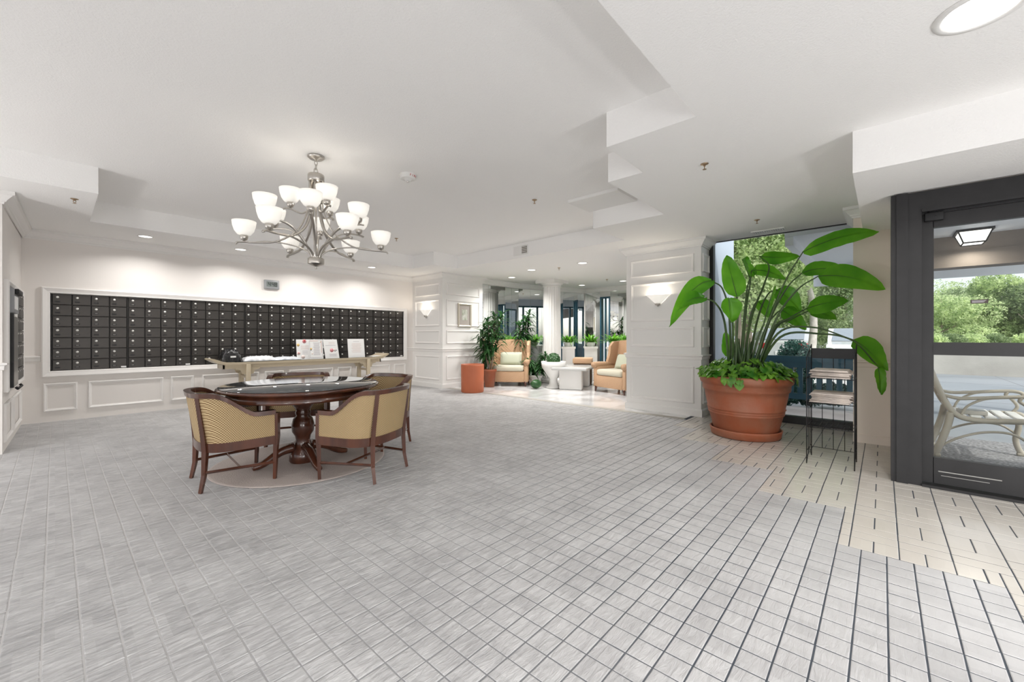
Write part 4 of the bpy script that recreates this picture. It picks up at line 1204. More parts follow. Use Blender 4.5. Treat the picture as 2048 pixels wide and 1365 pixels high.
t, a, b = soft_pack('black_parcel', 'crumpled black plastic parcel with a white slip near the left console end', 'parcel', M_bag, 443, 487, 8.19, 8.50, 0.20, 3, lumps=0.3)
q = MB(); q.box((a + 0.13, 8.195, ZT + 0.075), (a + 0.21, 8.205, ZT + 0.105)); q.build('paper_slip', M_paper, t)
soft_pack('white_mailer', 'puffed white plastic mailing bag beside the black parcel', 'parcel', M_poly, 488, 556, 8.20, 8.50, 0.075, 5)
soft_pack('white_mailer', 'flatter pale grey mailing bag touching the floral flyer', 'parcel', mat('grey_polybag', (0.62, 0.65, 0.69), 0.25, bump=(14, 0.9)), 548, 603, 8.17, 8.40, 0.052, 9)
def flyer(px0, px1, ytop, label, v=8.23, lean=0.10, slant=0.0, deco=None):
    u0, u1 = u_on_v(px0, v), u_on_v(px1, v)
    um, hw = (u0 + u1) / 2, (u1 - u0) / 2
    d = um * s48 + v * c48
    h = EYE + (HZ - ytop) * d / F - ZT
    t = thing('flyer', label, 'flyer', (um, v, ZT), 0, 'flyers standing on the console')
    t.rotation_euler = (-math.atan2(lean * 0.5, h), 0, 0)
    q = MB(); q.prism([(-hw, 0.0), (hw, 0.0), (hw - slant, h), (-hw - slant, h)], -0.003, 0.0, M=RX); q.build('sheet', M_paper, t)
    q = MB(); q.prism([(-0.03, 0.0), (0.03, 0.0), (0.0, h * 0.8)], -0.12, -0.117, M=Matrix.Rotation(math.radians(90), 4, 'X')); q.build('easel_back', M_greyp, t)
    if deco: deco(t, hw, h)
    return t
def disc(t, x, z, r, m, name='flower', y=-0.0012):
    q = MB(); q.lathe([(0.0001, 0.001), (r, 0.0006), (r, 0.0)], 14, M=Matrix.Translation((x, y + 0.001, z)) @ Matrix.Rotation(math.radians(90), 4, 'X'))
    q.build(name, m, t)
def lines(t, x0, x1, z0, dz, n, m=None, jitter=0.3):
    q = MB(); rr = random.Random(n)
    for k in range(n):
        w = (x1 - x0) * (1 - jitter * rr.random()) / 2; c = (x0 + x1) / 2
        q.box((c - w, -0.0012, z0 - dz*k - 0.0035), (c + w, 0.0002, z0 - dz*k + 0.0035))
    q.build('print_lines', m or M_text, t)
def d1(t, w, h):
    disc(t, 0.0 + w*0.25, h*0.90, 0.038, M_pink); disc(t, w*0.27, h*0.93, 0.018, M_red, 'flower_heart', -0.0022)
    disc(t, -w*0.72, h*0.72, 0.028, M_yellow); disc(t, -w*0.70, h*0.30, 0.034, M_pale); disc(t, -w*0.70, h*0.32, 0.014, M_pink, 'flower_heart', -0.0022); disc(t, -w*0.05, h*0.12, 0.036, M_pale)
    lines(t, -w*0.35, w*0.95, h*0.68, 0.022, 4, M_pale)
    lines(t, -w*0.15, w*0.75, h*0.42, 0.02, 4)
def d2(t, w, h):
    q = MB(); q.frame(Matrix.Identity(4), -w*0.9, w*0.9, h*0.06, h*0.95, [(0, -0.0), (0, 0.0014), (0.006, 0.0014), (0.006, 0)]); q.build('print_border', M_text, t)
    q = MB(); q.box((-w*0.88, -0.0022, h*0.90), (w*0.3, -0.001, h*0.945)); q.box((w*0.72, -0.0022, h*0.30), (w*0.86, -0.001, h*0.93)); q.build('print_ribbon', M_pale, t)
    disc(t, -w*0.70, h*0.52, 0.020, M_yellow); disc(t, -w*0.72, h*0.46, 0.010, M_ink, 'flower_heart', -0.0022); disc(t, -w*0.55, h*0.27, 0.016, M_pale); disc(t, w*0.75, h*0.86, 0.014, M_yellow)
    lines(t, -w*0.4, w*0.6, h*0.82, 0.018, 14)
def d3(t, w, h):
    disc(t, -w*0.05, h*0.42, 0.038, M_pink); disc(t, w*0.30, h*0.44, 0.026, M_pale); disc(t, w*0.42, h*0.38, 0.014, M_greyp, 'flower_heart'); disc(t, w*0.62, h*0.42, 0.012, M_greyp, 'flower_heart')
    lines(t, -w*0.6, w*0.6, h*0.84, 0.03, 2, M_pale); lines(t, -w*0.95, w*0.55, h*0.68, 0.02, 1); lines(t, -w*0.5, w*0.7, h*0.22, 0.02, 3)
def d4(t, w, h):
    lines(t, -w*0.35, w*0.4, h*0.86, 0.02, 1); lines(t, -w*0.6, w*0.65, h*0.74, 0.022, 9, M_pale)
flyer(594, 620, 679, 'white flyer with pink and yellow flowers, leftmost on the console', deco=d1)
flyer(619, 647, 679, 'white flyer with a ruled border and ribbon, next to the floral one', v=8.215, deco=d2)
flyer(651, 679, 679, 'narrow white flyer with a pink cluster of fruit, tilted', v=8.22, slant=0.035, deco=d3)
flyer(697, 730, 678, 'plain white printed notice, rightmost of the standing sheets', v=8.22, deco=d4)
u0 = u_on_v(741, 8.3)
t = thing('paper_sheet', 'loose white leaflet lying on the right scroll of the console', 'paper', (UC1 - 0.22, 8.33, 0.775))
q = MB(); q.box((-0.15, -0.11, 0.0), (0.08, 0.11, 0.003), M=Matrix.Rotation(math.radians(-5), 4, 'Y')); q.build('sheet', M_paper, t)

# ================================================================ BIG POT, BIRD OF PARADISE, POTHOS
PT = at(1490, 674, 5.02); PT.z = 0
t = thing('terracotta_planter', 'huge ribbed terracotta pot in its saucer by the picture window', 'planter', (PT.x, PT.y, 0))
q = MB(); q.lathe([(0.0001, 0.0), (0.345, 0.0), (0.372, 0.012), (0.385, 0.075), (0.392, 0.095), (0.380, 0.102), (0.368, 0.095), (0.36, 0.03), (0.0001, 0.025)], 56); q.build('saucer', M_terra, t)
q = MB()
q.lathe([(0.0001, 0.03), (0.330, 0.03), (0.340, 0.05), (0.395, 0.272), (0.408, 0.282), (0.408, 0.290), (0.399, 0.299), (0.412, 0.309), (0.412, 0.317), (0.403, 0.326), (0.418, 0.337), (0.423, 0.345), (0.414, 0.356), (0.442, 0.500),
         (0.446, 0.545), (0.462, 0.555), (0.470, 0.575), (0.470, 0.620), (0.478, 0.635), (0.495, 0.650), (0.503, 0.675), (0.503, 0.715), (0.492, 0.732), (0.470, 0.735), (0.455, 0.720), (0.445, 0.64), (0.0001, 0.64)], 64)
q.build('pot', M_terra, t)
q = MB(); q.lathe([(0.0001, 0.665), (0.25, 0.66), (0.45, 0.645)], 32); q.build('soil', M_soil, t)

VF = Vector((s48, c48, 0)); VR = Vector((c48, -s48, 0)); UPV = Vector((0, 0, 1))     # camera-forward and right, as room directions
def blade(base, tip, width, sag=0.0, roll=0.0, fold=0.18, n=12, wav=0.010, seed=0, shape=1.0):
    """paradise leaf: oval blade along a curved rib, cupped about the rib and slightly torn/waved"""
    rr = random.Random(seed); base = Vector(base); tip = Vector(tip)
    d = tip - base; L_ = d.length; dn = d.normalized()
    nrm = -VF                                            # broad side towards the room
    side = dn.cross(nrm)
    if side.length < 0.05: side = VR.copy()
    side.normalize(); nrm = side.cross(dn).normalized()
    side = (Matrix.Rotation(roll, 3, dn) @ side); nrm = (Matrix.Rotation(roll, 3, dn) @ nrm)
    bend = Vector((0, 0, -1))
    vs = []; m = 8
    ph = rr.random() * 6
    for i in range(n + 1):
        s = i / n
        c = base + d * s + bend * (sag * (4 * s * (1 - s)) * -1.0)
        w = width * (math.sin(math.pi * min(1, (s ** 0.72) * 0.985 + 0.015)) ** 0.62) * (1.0 - 0.12 * s)
        if i == n: w = 0.004
        for j in range(m + 1):
            b = (j / m - 0.5) * 2
            wv = wav * math.sin(s * 9 + ph + (2.2 if b > 0 else 0)) * abs(b) ** 1.5 + wav * 0.5 * math.sin(s * 31 + ph) * abs(b) ** 3
            vs.append(c + side * (w * 0.5 * b) + nrm * (abs(b) ** 1.3 * width * fold + wv))
    fs = []
    for i in range(n):
        for j in range(m):
            p_ = i*(m+1) + j; fs.append((p_, p_+1, p_+m+2, p_+m+1))
    mb = MB(); mb.add(vs, fs, True)
    rib = [base + d * (i / n) + bend * (-sag * 4 * (i/n) * (1 - i/n)) - nrm * 0.003 for i in range(n + 1)]
    return mb, rib
bt = thing('bird_of_paradise', 'tall bird of paradise plant with broad paddle leaves in the huge pot', 'plant', (PT.x, PT.y, 0.64))
off = Vector((PT.x, PT.y, 0.64))
def px(p): return at(*p) - off
LEAVES = [   # root px, stem waypoints (px, py, depth), leaf base, leaf tip, width m, sag, roll, fold
    ((1497, 715), [(1538, 640, 4.9), (1572, 560, 4.75)], (1606, 504, 4.6), (1757, 463, 4.35), 0.22, 0.05, 0.55, 0.10),
    ((1502, 716), [(1540, 640, 5.05), (1575, 575, 4.95)], (1603, 547, 4.9), (1702, 552, 4.75), 0.20, 0.07, -0.35, 0.12),
    ((1505, 718), [(1552, 640, 4.85), (1595, 580, 4.7)], (1636, 553, 4.55), (1768, 580, 4.38), 0.27, 0.06, 0.15, 0.10),
    ((1505, 720), [(1545, 660, 5.0), (1580, 636, 4.95)], (1612, 618, 4.9), (1695, 601, 4.8), 0.22, 0.02, 0.2, 0.12),
    ((1507, 720), [(1550, 660, 5.1), (1580, 640, 5.1)], (1618, 622, 5.1), (1671, 638, 5.2), 0.14, 0.02, 0.3, 0.2),
    ((1470, 712), [(1474, 660, 5.0), (1476, 625, 5.0)], (1474, 594, 5.0), (1452, 512, 5.1), 0.28, 0.0, -0.1, 0.07),
    ((1463, 714), [(1466, 670, 4.8), (1462, 612, 4.7)], (1457, 597, 4.65), (1462, 646, 4.6), 0.24, 0.0, 0.0, 0.2),
    ((1462, 715), [(1459, 640, 4.85), (1446, 580, 4.8)], (1423, 562, 4.75), (1338, 655, 4.6), 0.22, 0.13, 0.25, 0.14),
    ((1460, 716), [(1450, 650, 4.75), (1432, 608, 4.65)], (1408, 597, 4.6), (1357, 620, 4.5), 0.17, 0.05, 0.35, 0.2),
    ((1482, 712), [(1502, 640, 5.15), (1528, 570, 5.2), (1538, 533, 5.22)], (1519, 513, 5.25), (1596, 511, 5.2), 0.17, -0.02, 0.35, 0.25),
    ((1478, 712), [(1488, 640, 5.2), (1494, 580, 5.25)], (1500, 556, 5.3), (1484, 519, 5.4), 0.15, 0.0, 0.5, 0.45),
    ((1480, 712), [(1492, 620, 5.2), (1500, 570, 5.25)], (1503, 542, 5.3), (1572, 561, 5.35), 0.18, 0.05, -0.2, 0.1),
    ((1490, 712), [(1515, 640, 5.2), (1535, 590, 5.25)], (1553, 580, 5.25), (1601, 624, 5.2), 0.27, 0.03, 0.1, 0.1),
    ((1487, 712), [(1498, 650, 5.3), (1508, 612, 5.3)], (1516, 603, 5.35), (1543, 637, 5.35), 0.20, 0.02, 0.0, 0.1),
    ((1493, 712), [(1515, 680, 4.95), (1527, 650, 4.9)], (1531, 634, 4.9), (1549, 572, 4.85), 0.14, 0.0, 0.9, 0.15),
    ((1500, 714), [(1530, 660, 5.2), (1550, 630, 5.2)], (1562, 620, 5.2), (1610, 661, 5.15), 0.23, 0.03, -0.1, 0.1),
    ((1464, 722), [(1463, 720, 5.25), (1462, 718, 5.28)], (1461, 716, 5.3), (1450, 664, 5.35), 0.19, 0.0, 0.0, 0.05),
    ((1508, 718), [(1555, 668, 4.75), (1625, 655, 4.55)], (1706, 680, 4.3), (1773, 742, 4.22), 0.24, 0.04, 0.1, 0.12),
    ((1506, 718), [(1560, 675, 4.75), (1640, 668, 4.5), (1706, 682, 4.3)], (1757, 735, 4.22), (1762, 790, 4.2), 0.105, 0.0, 0.3, 0.25),
]
rr = random.Random(4)
for k, (root, way, lb, ltip, w, sag, roll, fold) in enumerate(LEAVES):
    r0 = at(root[0], 735, 4.98 + rr.uniform(-0.14, 0.14)) - off; r0.z = 0.03
    P = [r0] + [px(p_) for p_ in way] + [px(lb)]
    S = smooth_pts(P, 7); n = len(S)
    q = MB(); q.tube(S, [0.0155 - 0.0095 * i / (n-1) for i in range(n)], 7)
    mb, rib = blade(px(lb), px(ltip), w, sag, roll, fold, seed=k)
    q.tube(rib, [0.0065 - 0.005 * i / (len(rib)-1) for i in range(len(rib))], 5)
    q.build('stalk', M_stem, bt)
    mb.build('leaf', M_bop, bt)
for k in range(16):      # young shoots crowding at the base
    a = rr.uniform(0, 6.28); r = rr.uniform(0.03, 0.16)
    b = Vector((r * math.cos(a), r * math.sin(a), 0.03))
    tp = b + Vector((b.x * 0.9 + VR.x * rr.uniform(-.04, .10), b.y * 0.9 + VR.y * rr.uniform(-.04, .10), rr.uniform(0.25, 0.55)))
    q = MB(); q.tube([b, (b + tp) / 2 + Vector((0, 0, 0.03)), tp], [0.020, 0.014, 0.005], 7); q.build('shoot', M_stem, bt)

def heart(mb, p, nrm, up, s):
    side = up.cross(nrm).normalized(); up = nrm.cross(side).normalized()
    o = [(0, 0), (0.42, 0.22), (0.5, -0.15), (0.28, -0.6), (0, -0.95), (-0.28, -0.6), (-0.5, -0.15), (-0.42, 0.22)]
    c = p + nrm * (0.10 * s) + up * (-0.25 * s)
    vs = [c] + [p + side * (x * s) + up * (y * s) for x, y in o]
    mb.add(vs, [(0, 1 + i, 1 + (i + 1) % 8) for i in range(8)], True)
pm = MB(); rr = random.Random(11)
for k in range(560):
    a = rr.uniform(0, 6.283); r = 0.46 * math.sqrt(rr.uniform(0.10, 1.18)); hgt = 0.71 + 0.19 * rr.random() * (1.25 - (r / 0.52) ** 2) + 0.03
    p = Vector((r * math.cos(a), r * math.sin(a), hgt))
    o = Vector((math.cos(a), math.sin(a), 0))
    n = (o * rr.uniform(0.1, 1.0) + Vector((0, 0, rr.uniform(0.4, 1.0))) + Vector((rr.uniform(-.5, .5), rr.uniform(-.5, .5), 0))).normalized()
    heart(pm, p, n, (Vector((0, 0, 1)) - o * 0.4 + Vector((rr.uniform(-.6, .6), rr.uniform(-.6, .6), 0))).normalized(), rr.uniform(0.05, 0.095))
for k in range(17):      # trailing runners over the rim
    a = math.radians(-48) + rr.uniform(-2.6, 0.9); o = Vector((math.cos(a), math.sin(a), 0))
    L_ = rr.uniform(0.03, 0.09) if rr.random() < 0.85 else 0.17
    pm.tube([o * 0.40 + Vector((0, 0, 0.74)), o * 0.515 + Vector((0, 0, 0.755)), o * (0.525 + 0.02 * rr.random()) + Vector((0, 0, 0.75 - L_))], 0.003, 4)
    for j in range(2):
        heart(pm, o * 0.535 + Vector((0, 0, 0.75 - L_ * (j + 1) / 2)), (o + Vector((0, 0, 0.2))).normalized(), Vector((rr.uniform(-.4, .4), rr.uniform(-.4, .4), 1)).normalized(), rr.uniform(0.05, 0.08))
pt = pm.build('pothos_groundcover', M_pothos, loc=(PT.x, PT.y, 0))
tag(pt, 'glossy heart-leaved pothos spilling over the rim of the huge pot', 'plant', kind='stuff')

# ================================================================ NEWSPAPER RACK
RX0 = Vector((4.76, 0.37, 0))
rk = thing('newspaper_rack', 'black wire newspaper rack with three shelves by the entrance', 'rack', (4.95, 0.36, 0))
# local frame: x = room u (depth, front at -), y = room v (width)
hw, hd = 0.175, 0.18
for sy in (1, -1):
    q = MB(); y = sy * hw
    q.tube([(-hd, y, 0), (-hd, y, 1.0), (hd, y, 1.125), (hd, y, 0.0)], 0.0042, 6)
    q.tube([(-hd/3, y, 0.06), (-hd/3, y, 1.04)], 0.003, 6); q.tube([(hd/3, y, 0.10), (hd/3, y, 1.082)], 0.003, 6)
    q.tube([(-hd, y, 0.0), (0, y, 0.12), (hd, y, 0.0)], 0.003, 6); q.tube([(-hd, y, 0.12), (hd, y, 0.12)], 0.003, 6)
    for z in (0.35, 0.58, 0.81): q.tube([(-hd - 0.01, y, z), (hd + 0.01, y, z)], 0.003, 6)
    q.build('side_frame', M_black, rk)
q = MB()
for y in (-hw/2, 0, hw/2): q.tube([(hd, y, 0.09), (hd, y, 1.0)], 0.003, 6)
for z in (0.09, 0.35, 0.58, 0.81): q.tube([(hd, -hw, z), (hd, hw, z)], 0.003, 6)
q.build('back_wires', M_black, rk)
for z in (0.35, 0.58, 0.81):
    q = MB()
    q.tube([(-hd, -hw, z), (-hd, hw, z)], 0.004, 6); q.tube([(0, -hw, z + 0.001), (0, hw, z + 0.001)], 0.003, 6)
    for k in range(9):
        y = -hw + 2 * hw * k / 8; q.tube([(-hd, y, z + 0.003), (hd, y, z + 0.003)], 0.0028, 6)
    q.build('shelf', M_black, rk)
q = MB(); q.box((hd - 0.012, -hw + 0.01, 0.985), (hd - 0.008, hw - 0.005, 1.085)); q.build('header_plate', M_black, rk)
rr = random.Random(21)
def papers(z, n, where):
    for k in range(n):
        t = thing('newspaper', 'folded newspaper %s, %s' % (where, ['at the bottom of the pile', 'second from the bottom', 'third from the bottom', 'fourth from the bottom', 'fifth from the bottom', 'sixth from the bottom', 'on top of the pile'][k if k < n - 1 else 6]), 'newspaper', (4.95 + rr.uniform(-.03, .01), 0.36 + rr.uniform(-.008, .008), z + 0.0064 + k * 0.0125), rr.uniform(-0.05, 0.05), 'newspapers on the rack')
        q = MB(); w = 0.150 + rr.uniform(-.012, .006); l_ = 0.165 + rr.uniform(-.01, .012)
        for s in range(3): q.box((-l_ + 0.004 * s, -w + 0.003 * s, 0.004 * s), (l_ - 0.006, w - 0.005 * s, 0.004 * s + 0.0034))
        q.tube([(-l_, -w + 0.004, 0.006), (-l_, w - 0.004, 0.006)], 0.0058, 6)
        q.build('folded_sheets', M_news, t)
papers(0.81, 6, 'on the upper shelf of the wire rack'); papers(0.58, 7, 'on the middle shelf of the wire rack')
# ================================================================ LOUNGE
def fluted_column(u, v, label):
    t = thing('fluted_column', label, 'column', (u, v, 0), 0, 'fluted lounge columns')
    q = MB(); N = 96
    q.lathe([(0.245, 0.12), (0.238, 1.2), (0.222, 2.50)], N, flute=lambda j: 1.0 - 0.055 * max(0, math.sin(2 * math.pi * 20 * j / N * 1.0)) if True else 1, smooth=False); q.build('shaft', M_white, t)
    q = MB(); q.lathe([(0.225, 2.50), (0.245, 2.505), (0.245, 2.525), (0.235, 2.53), (0.235, 2.55), (0.29, 2.585), (0.30, 2.60), (0.0001, 2.60)], 40); q.box((-0.31, -0.31, 2.60), (0.31, 0.31, CEIL - 0.001)); q.build('capital', M_white, t)
    q = MB(); q.box((-0.31, -0.31, 0.006), (0.31, 0.31, 0.06)); q.lathe([(0.30, 0.06), (0.305, 0.085), (0.28, 0.10), (0.26, 0.12), (0.0001, 0.12)], 40); q.build('base', M_white, t)
    return t
fluted_column(8.78, 6.49, 'white fluted column in the middle of the lounge before the mirrors')
fluted_column(8.9, 3.95, 'white fluted column behind the near pier, seen in the mirrors')

def wing_chair(label, loc, rz):
    """faces local +x"""
    t = thing('wing_chair', label, 'armchair', loc, rz, 'wicker wing chairs in the lounge')
    q = MB(); Mb = Matrix.Translation((-0.30, 0, 0.40)) @ Matrix.Rotation(math.radians(-9), 4, 'Y')
    prof = [(-0.34, 0.0), (0.34, 0.0), (0.37, 0.66), (0.33, 0.71), (0.0, 0.73), (-0.33, 0.71), (-0.37, 0.66)]
    P = Mb @ Matrix(((0, 0, 1, 0), (1, 0, 0, 0), (0, 1, 0, 0), (0, 0, 0, 1)))
    q.prism(prof, -0.055, 0.055, M=P); q.build('backrest', M_wicker, t)
    for s in (1, -1):
        q = MB()
        poly = [(-0.34, 0.52), (-0.43, 1.10), (-0.20, 1.085), (-0.10, 0.98), (-0.08, 0.80), (-0.02, 0.66), (-0.02, 0.58)]
        q.prism(poly, -(s * 0.385) - 0.030, -(s * 0.385) + 0.030, M=RX); q.build('wing', M_wicker, t)
        q = MB(); q.rbox((-0.36, s * 0.33, 0.10), (0.36, s * 0.42, 0.56), 0.025); q.tube([(-0.34, s * 0.385, 0.575), (0.20, s * 0.385, 0.585), (0.36, s * 0.39, 0.575), (0.385, s * 0.39, 0.57)], [0.05, 0.06, 0.068, 0.068], 14); q.build('arm', M_wicker, t)
        for xx in (0.33, -0.36):
            q = MB(); q.tube([(xx, s * 0.36, 0.12), (xx * 1.05, s * 0.37, 0.0)], [0.03, 0.018], 6); q.build('leg', M_wood, t)
    q = MB(); q.rbox((-0.34, -0.34, 0.10), (0.36, 0.34, 0.36), 0.02); q.build('seat_base', M_wicker, t)
    q = MB(); q.rbox((-0.30, -0.325, 0.36), (0.38, 0.325, 0.49), 0.05, seg=3); q.build('seat_cushion', M_sage, t)
    t.scale = (1.0, 1.14, 1.0)
    return t
w1 = Vector((7.60, 6.90, 0.006))
wing_chair('tan wicker wing chair facing us beside the clay drum and mirrors', w1, math.radians(-48 - 90 - 8))
w2 = Vector((8.18, 4.20, 0.006))
wing_chair('tan wicker wing chair half hidden by the near pier, turned left', w2, math.radians(163))
def pillow(label, loc, rz, lean):
    t = thing('throw_pillow', label, 'cushion', loc, rz, 'throw pillows on the wing chairs')
    n, m = 12, 9; vs = []; fs = []
    for s in (1, -1):
        for i in range(n + 1):
            for j in range(m + 1):
                a, b = 2*i/n - 1, 2*j/m - 1
                e = ((1 - a**4) * (1 - b**4)) ** 0.5
                vs.append((s * 0.065 * e + lean * b * 0.14, a * 0.27, b * 0.155))
    k = (n+1)*(m+1)
    for s in range(2):
        for i in range(n):
            for j in range(m):
                p_ = s*k + i*(m+1)+j; fs.append((p_, p_+1, p_+m+2, p_+m+1))
    q = MB(); q.add(vs, fs, True); q.build('cover', M_pillow, t)
def rel(base, rz, x, y, z): return Vector((base.x + x*math.cos(rz) - y*math.sin(rz), base.y + x*math.sin(rz) + y*math.cos(rz), z))
r1 = math.radians(-146); r2 = math.radians(163)
pillow('pale green lumbar pillow on the wing chair facing us', rel(w1, r1, -0.13, 0, 0.655), r1, -0.4)
pillow('pale green pillow on the wing chair by the pier', rel(w2, r2, -0.13, 0, 0.655), r2, -0.4)

# orange clay drum
p = at(945, 700, 8.95)
t = thing('clay_drum', 'tall orange clay drum planter standing before the far pier', 'planter', (p.x, p.y, 0))
q = MB(); q.lathe([(0.0001, 0.02), (0.235, 0.0), (0.245, 0.015), (0.246, 0.30), (0.250, 0.57), (0.250, 0.605), (0.232, 0.605), (0.228, 0.55), (0.0001, 0.545)], 48); q.build('drum', M_terra2, t)
q = MB(); q.lathe([(0.0001, 0.56), (0.226, 0.553)], 32); q.build('grey_fill', M_stone, t)

def strap_leaf(mb, base, dirn, L_, w, droop, n=6):
    d = Vector(dirn).normalized(); side = d.cross(Vector((0, 0, 1)))
    if side.length < 0.1: side = Vector((1, 0, 0))
    side.normalize(); vs = []
    for i in range(n + 1):
        s = i / n
        p = Vector(base) + d * (L_ * s) + Vector((0, 0, -droop * L_ * s * s))
        ww = w * math.sin(math.pi * min(0.98, 0.12 + 0.88 * s)) ** 0.7
        vs += [p - side * ww * 0.5 + Vector((0, 0, ww * 0.12)), p, p + side * ww * 0.5 + Vector((0, 0, ww * 0.12))]
    fs = []
    for i in range(n):
        for j in range(2):
            p_ = 3*i + j; fs.append((p_, p_+1, p_+4, p_+3))
    mb.add(vs, fs, True)
def dracaena(label, loc, h, heads, potr, poth, seed, potm):
    rr = random.Random(seed)
    t = thing('dracaena', label, 'plant', loc, 0, None)
    q = MB(); q.lathe([(0.0001, 0.0), (potr * 0.72, 0.0), (potr * 0.95, poth * 0.86), (potr * 1.08, poth * 0.87), (potr * 1.08, poth), (potr * 0.92, poth), (potr * 0.9, poth - 0.04), (0.0001, poth - 0.04)], 28); q.build('pot', potm, t)
    for k in range(heads):
        a = 6.283 * k / heads + rr.random(); hh = h * (0.52 + 0.48 * (k + 1) / heads); r = 0.05 + 0.16 * rr.random()
        tp = Vector((r * math.cos(a) * 1.5, r * math.sin(a) * 1.5, hh * 0.86))
        q = MB(); q.tube(smooth_pts([(0.03 * math.cos(a), 0.03 * math.sin(a), poth - 0.03), (r * 0.6 * math.cos(a), r * 0.6 * math.sin(a), hh * 0.45), tp], 5), 0.012, 6); q.build('stem', M_bark, t)
        lm = MB()
        for j in range(105):
            s = rr.random(); b = Vector((tp.x * (0.55 + 0.45 * s), tp.y * (0.55 + 0.45 * s), hh * (0.42 + 0.46 * s)))
            aa = rr.uniform(0, 6.283); el = rr.uniform(0.1, 1.2) + (0.5 if s > 0.9 else 0)
            strap_leaf(lm, b, (math.cos(aa), math.sin(aa), el), rr.uniform(0.24, 0.40), rr.uniform(0.036, 0.058), rr.uniform(0.3, 0.9))
        lm.build('leaf_crown', M_drac, t)
    return t
p = at(979, 700, 9.85); dracaena('tall green dracaena in a clay pot left of the wing chair', (p.x, p.y, 0.006), 1.95, 4, 0.16, 0.42, 2, M_terra)
p = at(1047, 700, 10.9); dracaena('bushy tall dracaena standing behind the wing chair facing us', (p.x, p.y, 0.006), 2.10, 5, 0.20, 0.30, 5, M_stone)
p = at(1071, 700, 10.2); dracaena('low dark leafy plant between the wing chair and the fluted column', (p.x, p.y, 0.006), 0.85, 3, 0.16, 0.25, 8, M_stone)

# white planter stands with ferns before the mirrors
def fern_stand(label, u, v, rz, w, h, seed):
    rr = random.Random(seed)
    t = thing('planter_stand', 'white waist-high planter stand %s' % label, 'stand', (u, v, 0.006), rz, 'white planter stands')
    q = MB(); q.box((-w/2, -0.17, 0), (w/2, 0.17, h - 0.05)); q.build('body', M_white, t)
    q = MB(); q.box((-w/2 - 0.02, -0.19, h - 0.05), (w/2 + 0.02, 0.19, h)); q.build('top', M_trimw, t)
    f = thing('potted_fern', 'bright green fern on the stand %s' % label, 'plant', (u, v, 0.006 + h), rz, 'ferns on the white stands')
    q = MB(); q.lathe([(0.0001, 0.0), (0.11, 0.0), (0.14, 0.12), (0.13, 0.12), (0.0001, 0.10)], 20); q.build('tub', M_stone, f)
    lm = MB()
    for j in range(90):
        a = rr.uniform(0, 6.283); r = rr.uniform(0, 0.09)
        strap_leaf(lm, (r * math.cos(a), r * math.sin(a), 0.10), (math.cos(a), math.sin(a), rr.uniform(0.5, 2.4)), rr.uniform(0.28, 0.46), rr.uniform(0.03, 0.05), rr.uniform(0.2, 0.7), 5)
    lm.build('fronds', M_fern, f)
for k, (pxx, dd, lb) in enumerate(((1137, 11.4, 'just right of the fluted column'), (1181, 11.6, 'in the mirrored corner'), (1228, 10.9, 'nearest to the near pier'))):
    p = at(pxx, 700, dd); fern_stand(lb, p.x, p.y, 0.6, 0.46, 0.92, k + 30)

# topiary in a white bowl, low stone table, wicker ottoman
p = at(1107, 710, 9.6)
t = thing('topiary_bowl', 'round clipped topiary in a white footed stone bowl by the fluted column', 'plant', (p.x, p.y, 0.006))
q = MB(); q.lathe([(0.0001, 0), (0.16, 0), (0.17, 0.03), (0.10, 0.09), (0.09, 0.22), (0.15, 0.30), (0.27, 0.48), (0.29, 0.62), (0.27, 0.62), (0.25, 0.52), (0.0001, 0.5)], 32); q.build('bowl', M_stone, t)
q = MB(); rr = random.Random(3)
for k in range(700):
    a, b = rr.uniform(0, 6.283), math.asin(rr.uniform(-0.4, 1)); n = Vector((math.cos(a)*math.cos(b), math.sin(a)*math.cos(b), math.sin(b)))
    heart(q, Vector((0, 0, 0.66)) + n * 0.15, (n + Vector((rr.uniform(-.5, .5), rr.uniform(-.5, .5), rr.uniform(-.5, .5)))).normalized(), Vector((rr.uniform(-1, 1), rr.uniform(-1, 1), 0.4)).normalized(), 0.035)
q.lathe([(0.0001, 0.50), (0.12, 0.54), (0.145, 0.66), (0.10, 0.77), (0.0001, 0.80)], 20)
q.build('clipped_ball', M_drac, t)
p = at(1150, 720, 9.7)
t = thing('low_table', 'low grey stone slab table in the middle of the lounge', 'table', (p.x, p.y, 0.006), 0.35)
q = MB(); q.rbox((-0.62, -0.40, 0.44), (0.62, 0.40, 0.50), 0.015); q.build('slab_top', mat('grey_marble', (0.48, 0.48, 0.47), 0.15, var=(2, 0.7, (0.62, 0.62, 0.61))), t)
for s in (-1, 1):
    q = MB(); q.rbox((s*0.38 - 0.09, -0.26, 0.0), (s*0.38 + 0.09, 0.26, 0.44), 0.02); q.build('plinth', M_stone, t)
p = at(1166, 715, 10.5)
t = thing('wicker_chest', 'dark brown wicker chest with tan lid between the ferns', 'chest', (p.x, p.y, 0.006), 0.5)
q = MB(); q.rbox((-0.28, -0.22, 0.0), (0.28, 0.22, 0.52), 0.02); q.build('body', weave_mat('brown_wicker', (0.05, 0.03, 0.015), (0.14, 0.085, 0.045), 130), t)
q = MB(); q.rbox((-0.30, -0.24, 0.52), (0.30, 0.24, 0.66), 0.03); q.build('lid', M_wicker, t)
p = at(1204, 712, 10.3)
t = thing('leafy_shrub', 'dark leafy pot plant on the floor beside the wicker chest', 'plant', (p.x, p.y, 0.006))
q = MB(); q.lathe([(0.0001, 0), (0.12, 0), (0.15, 0.24), (0.0001, 0.22)], 20); q.build('pot', M_black, t)
q = MB(); rr = random.Random(17)
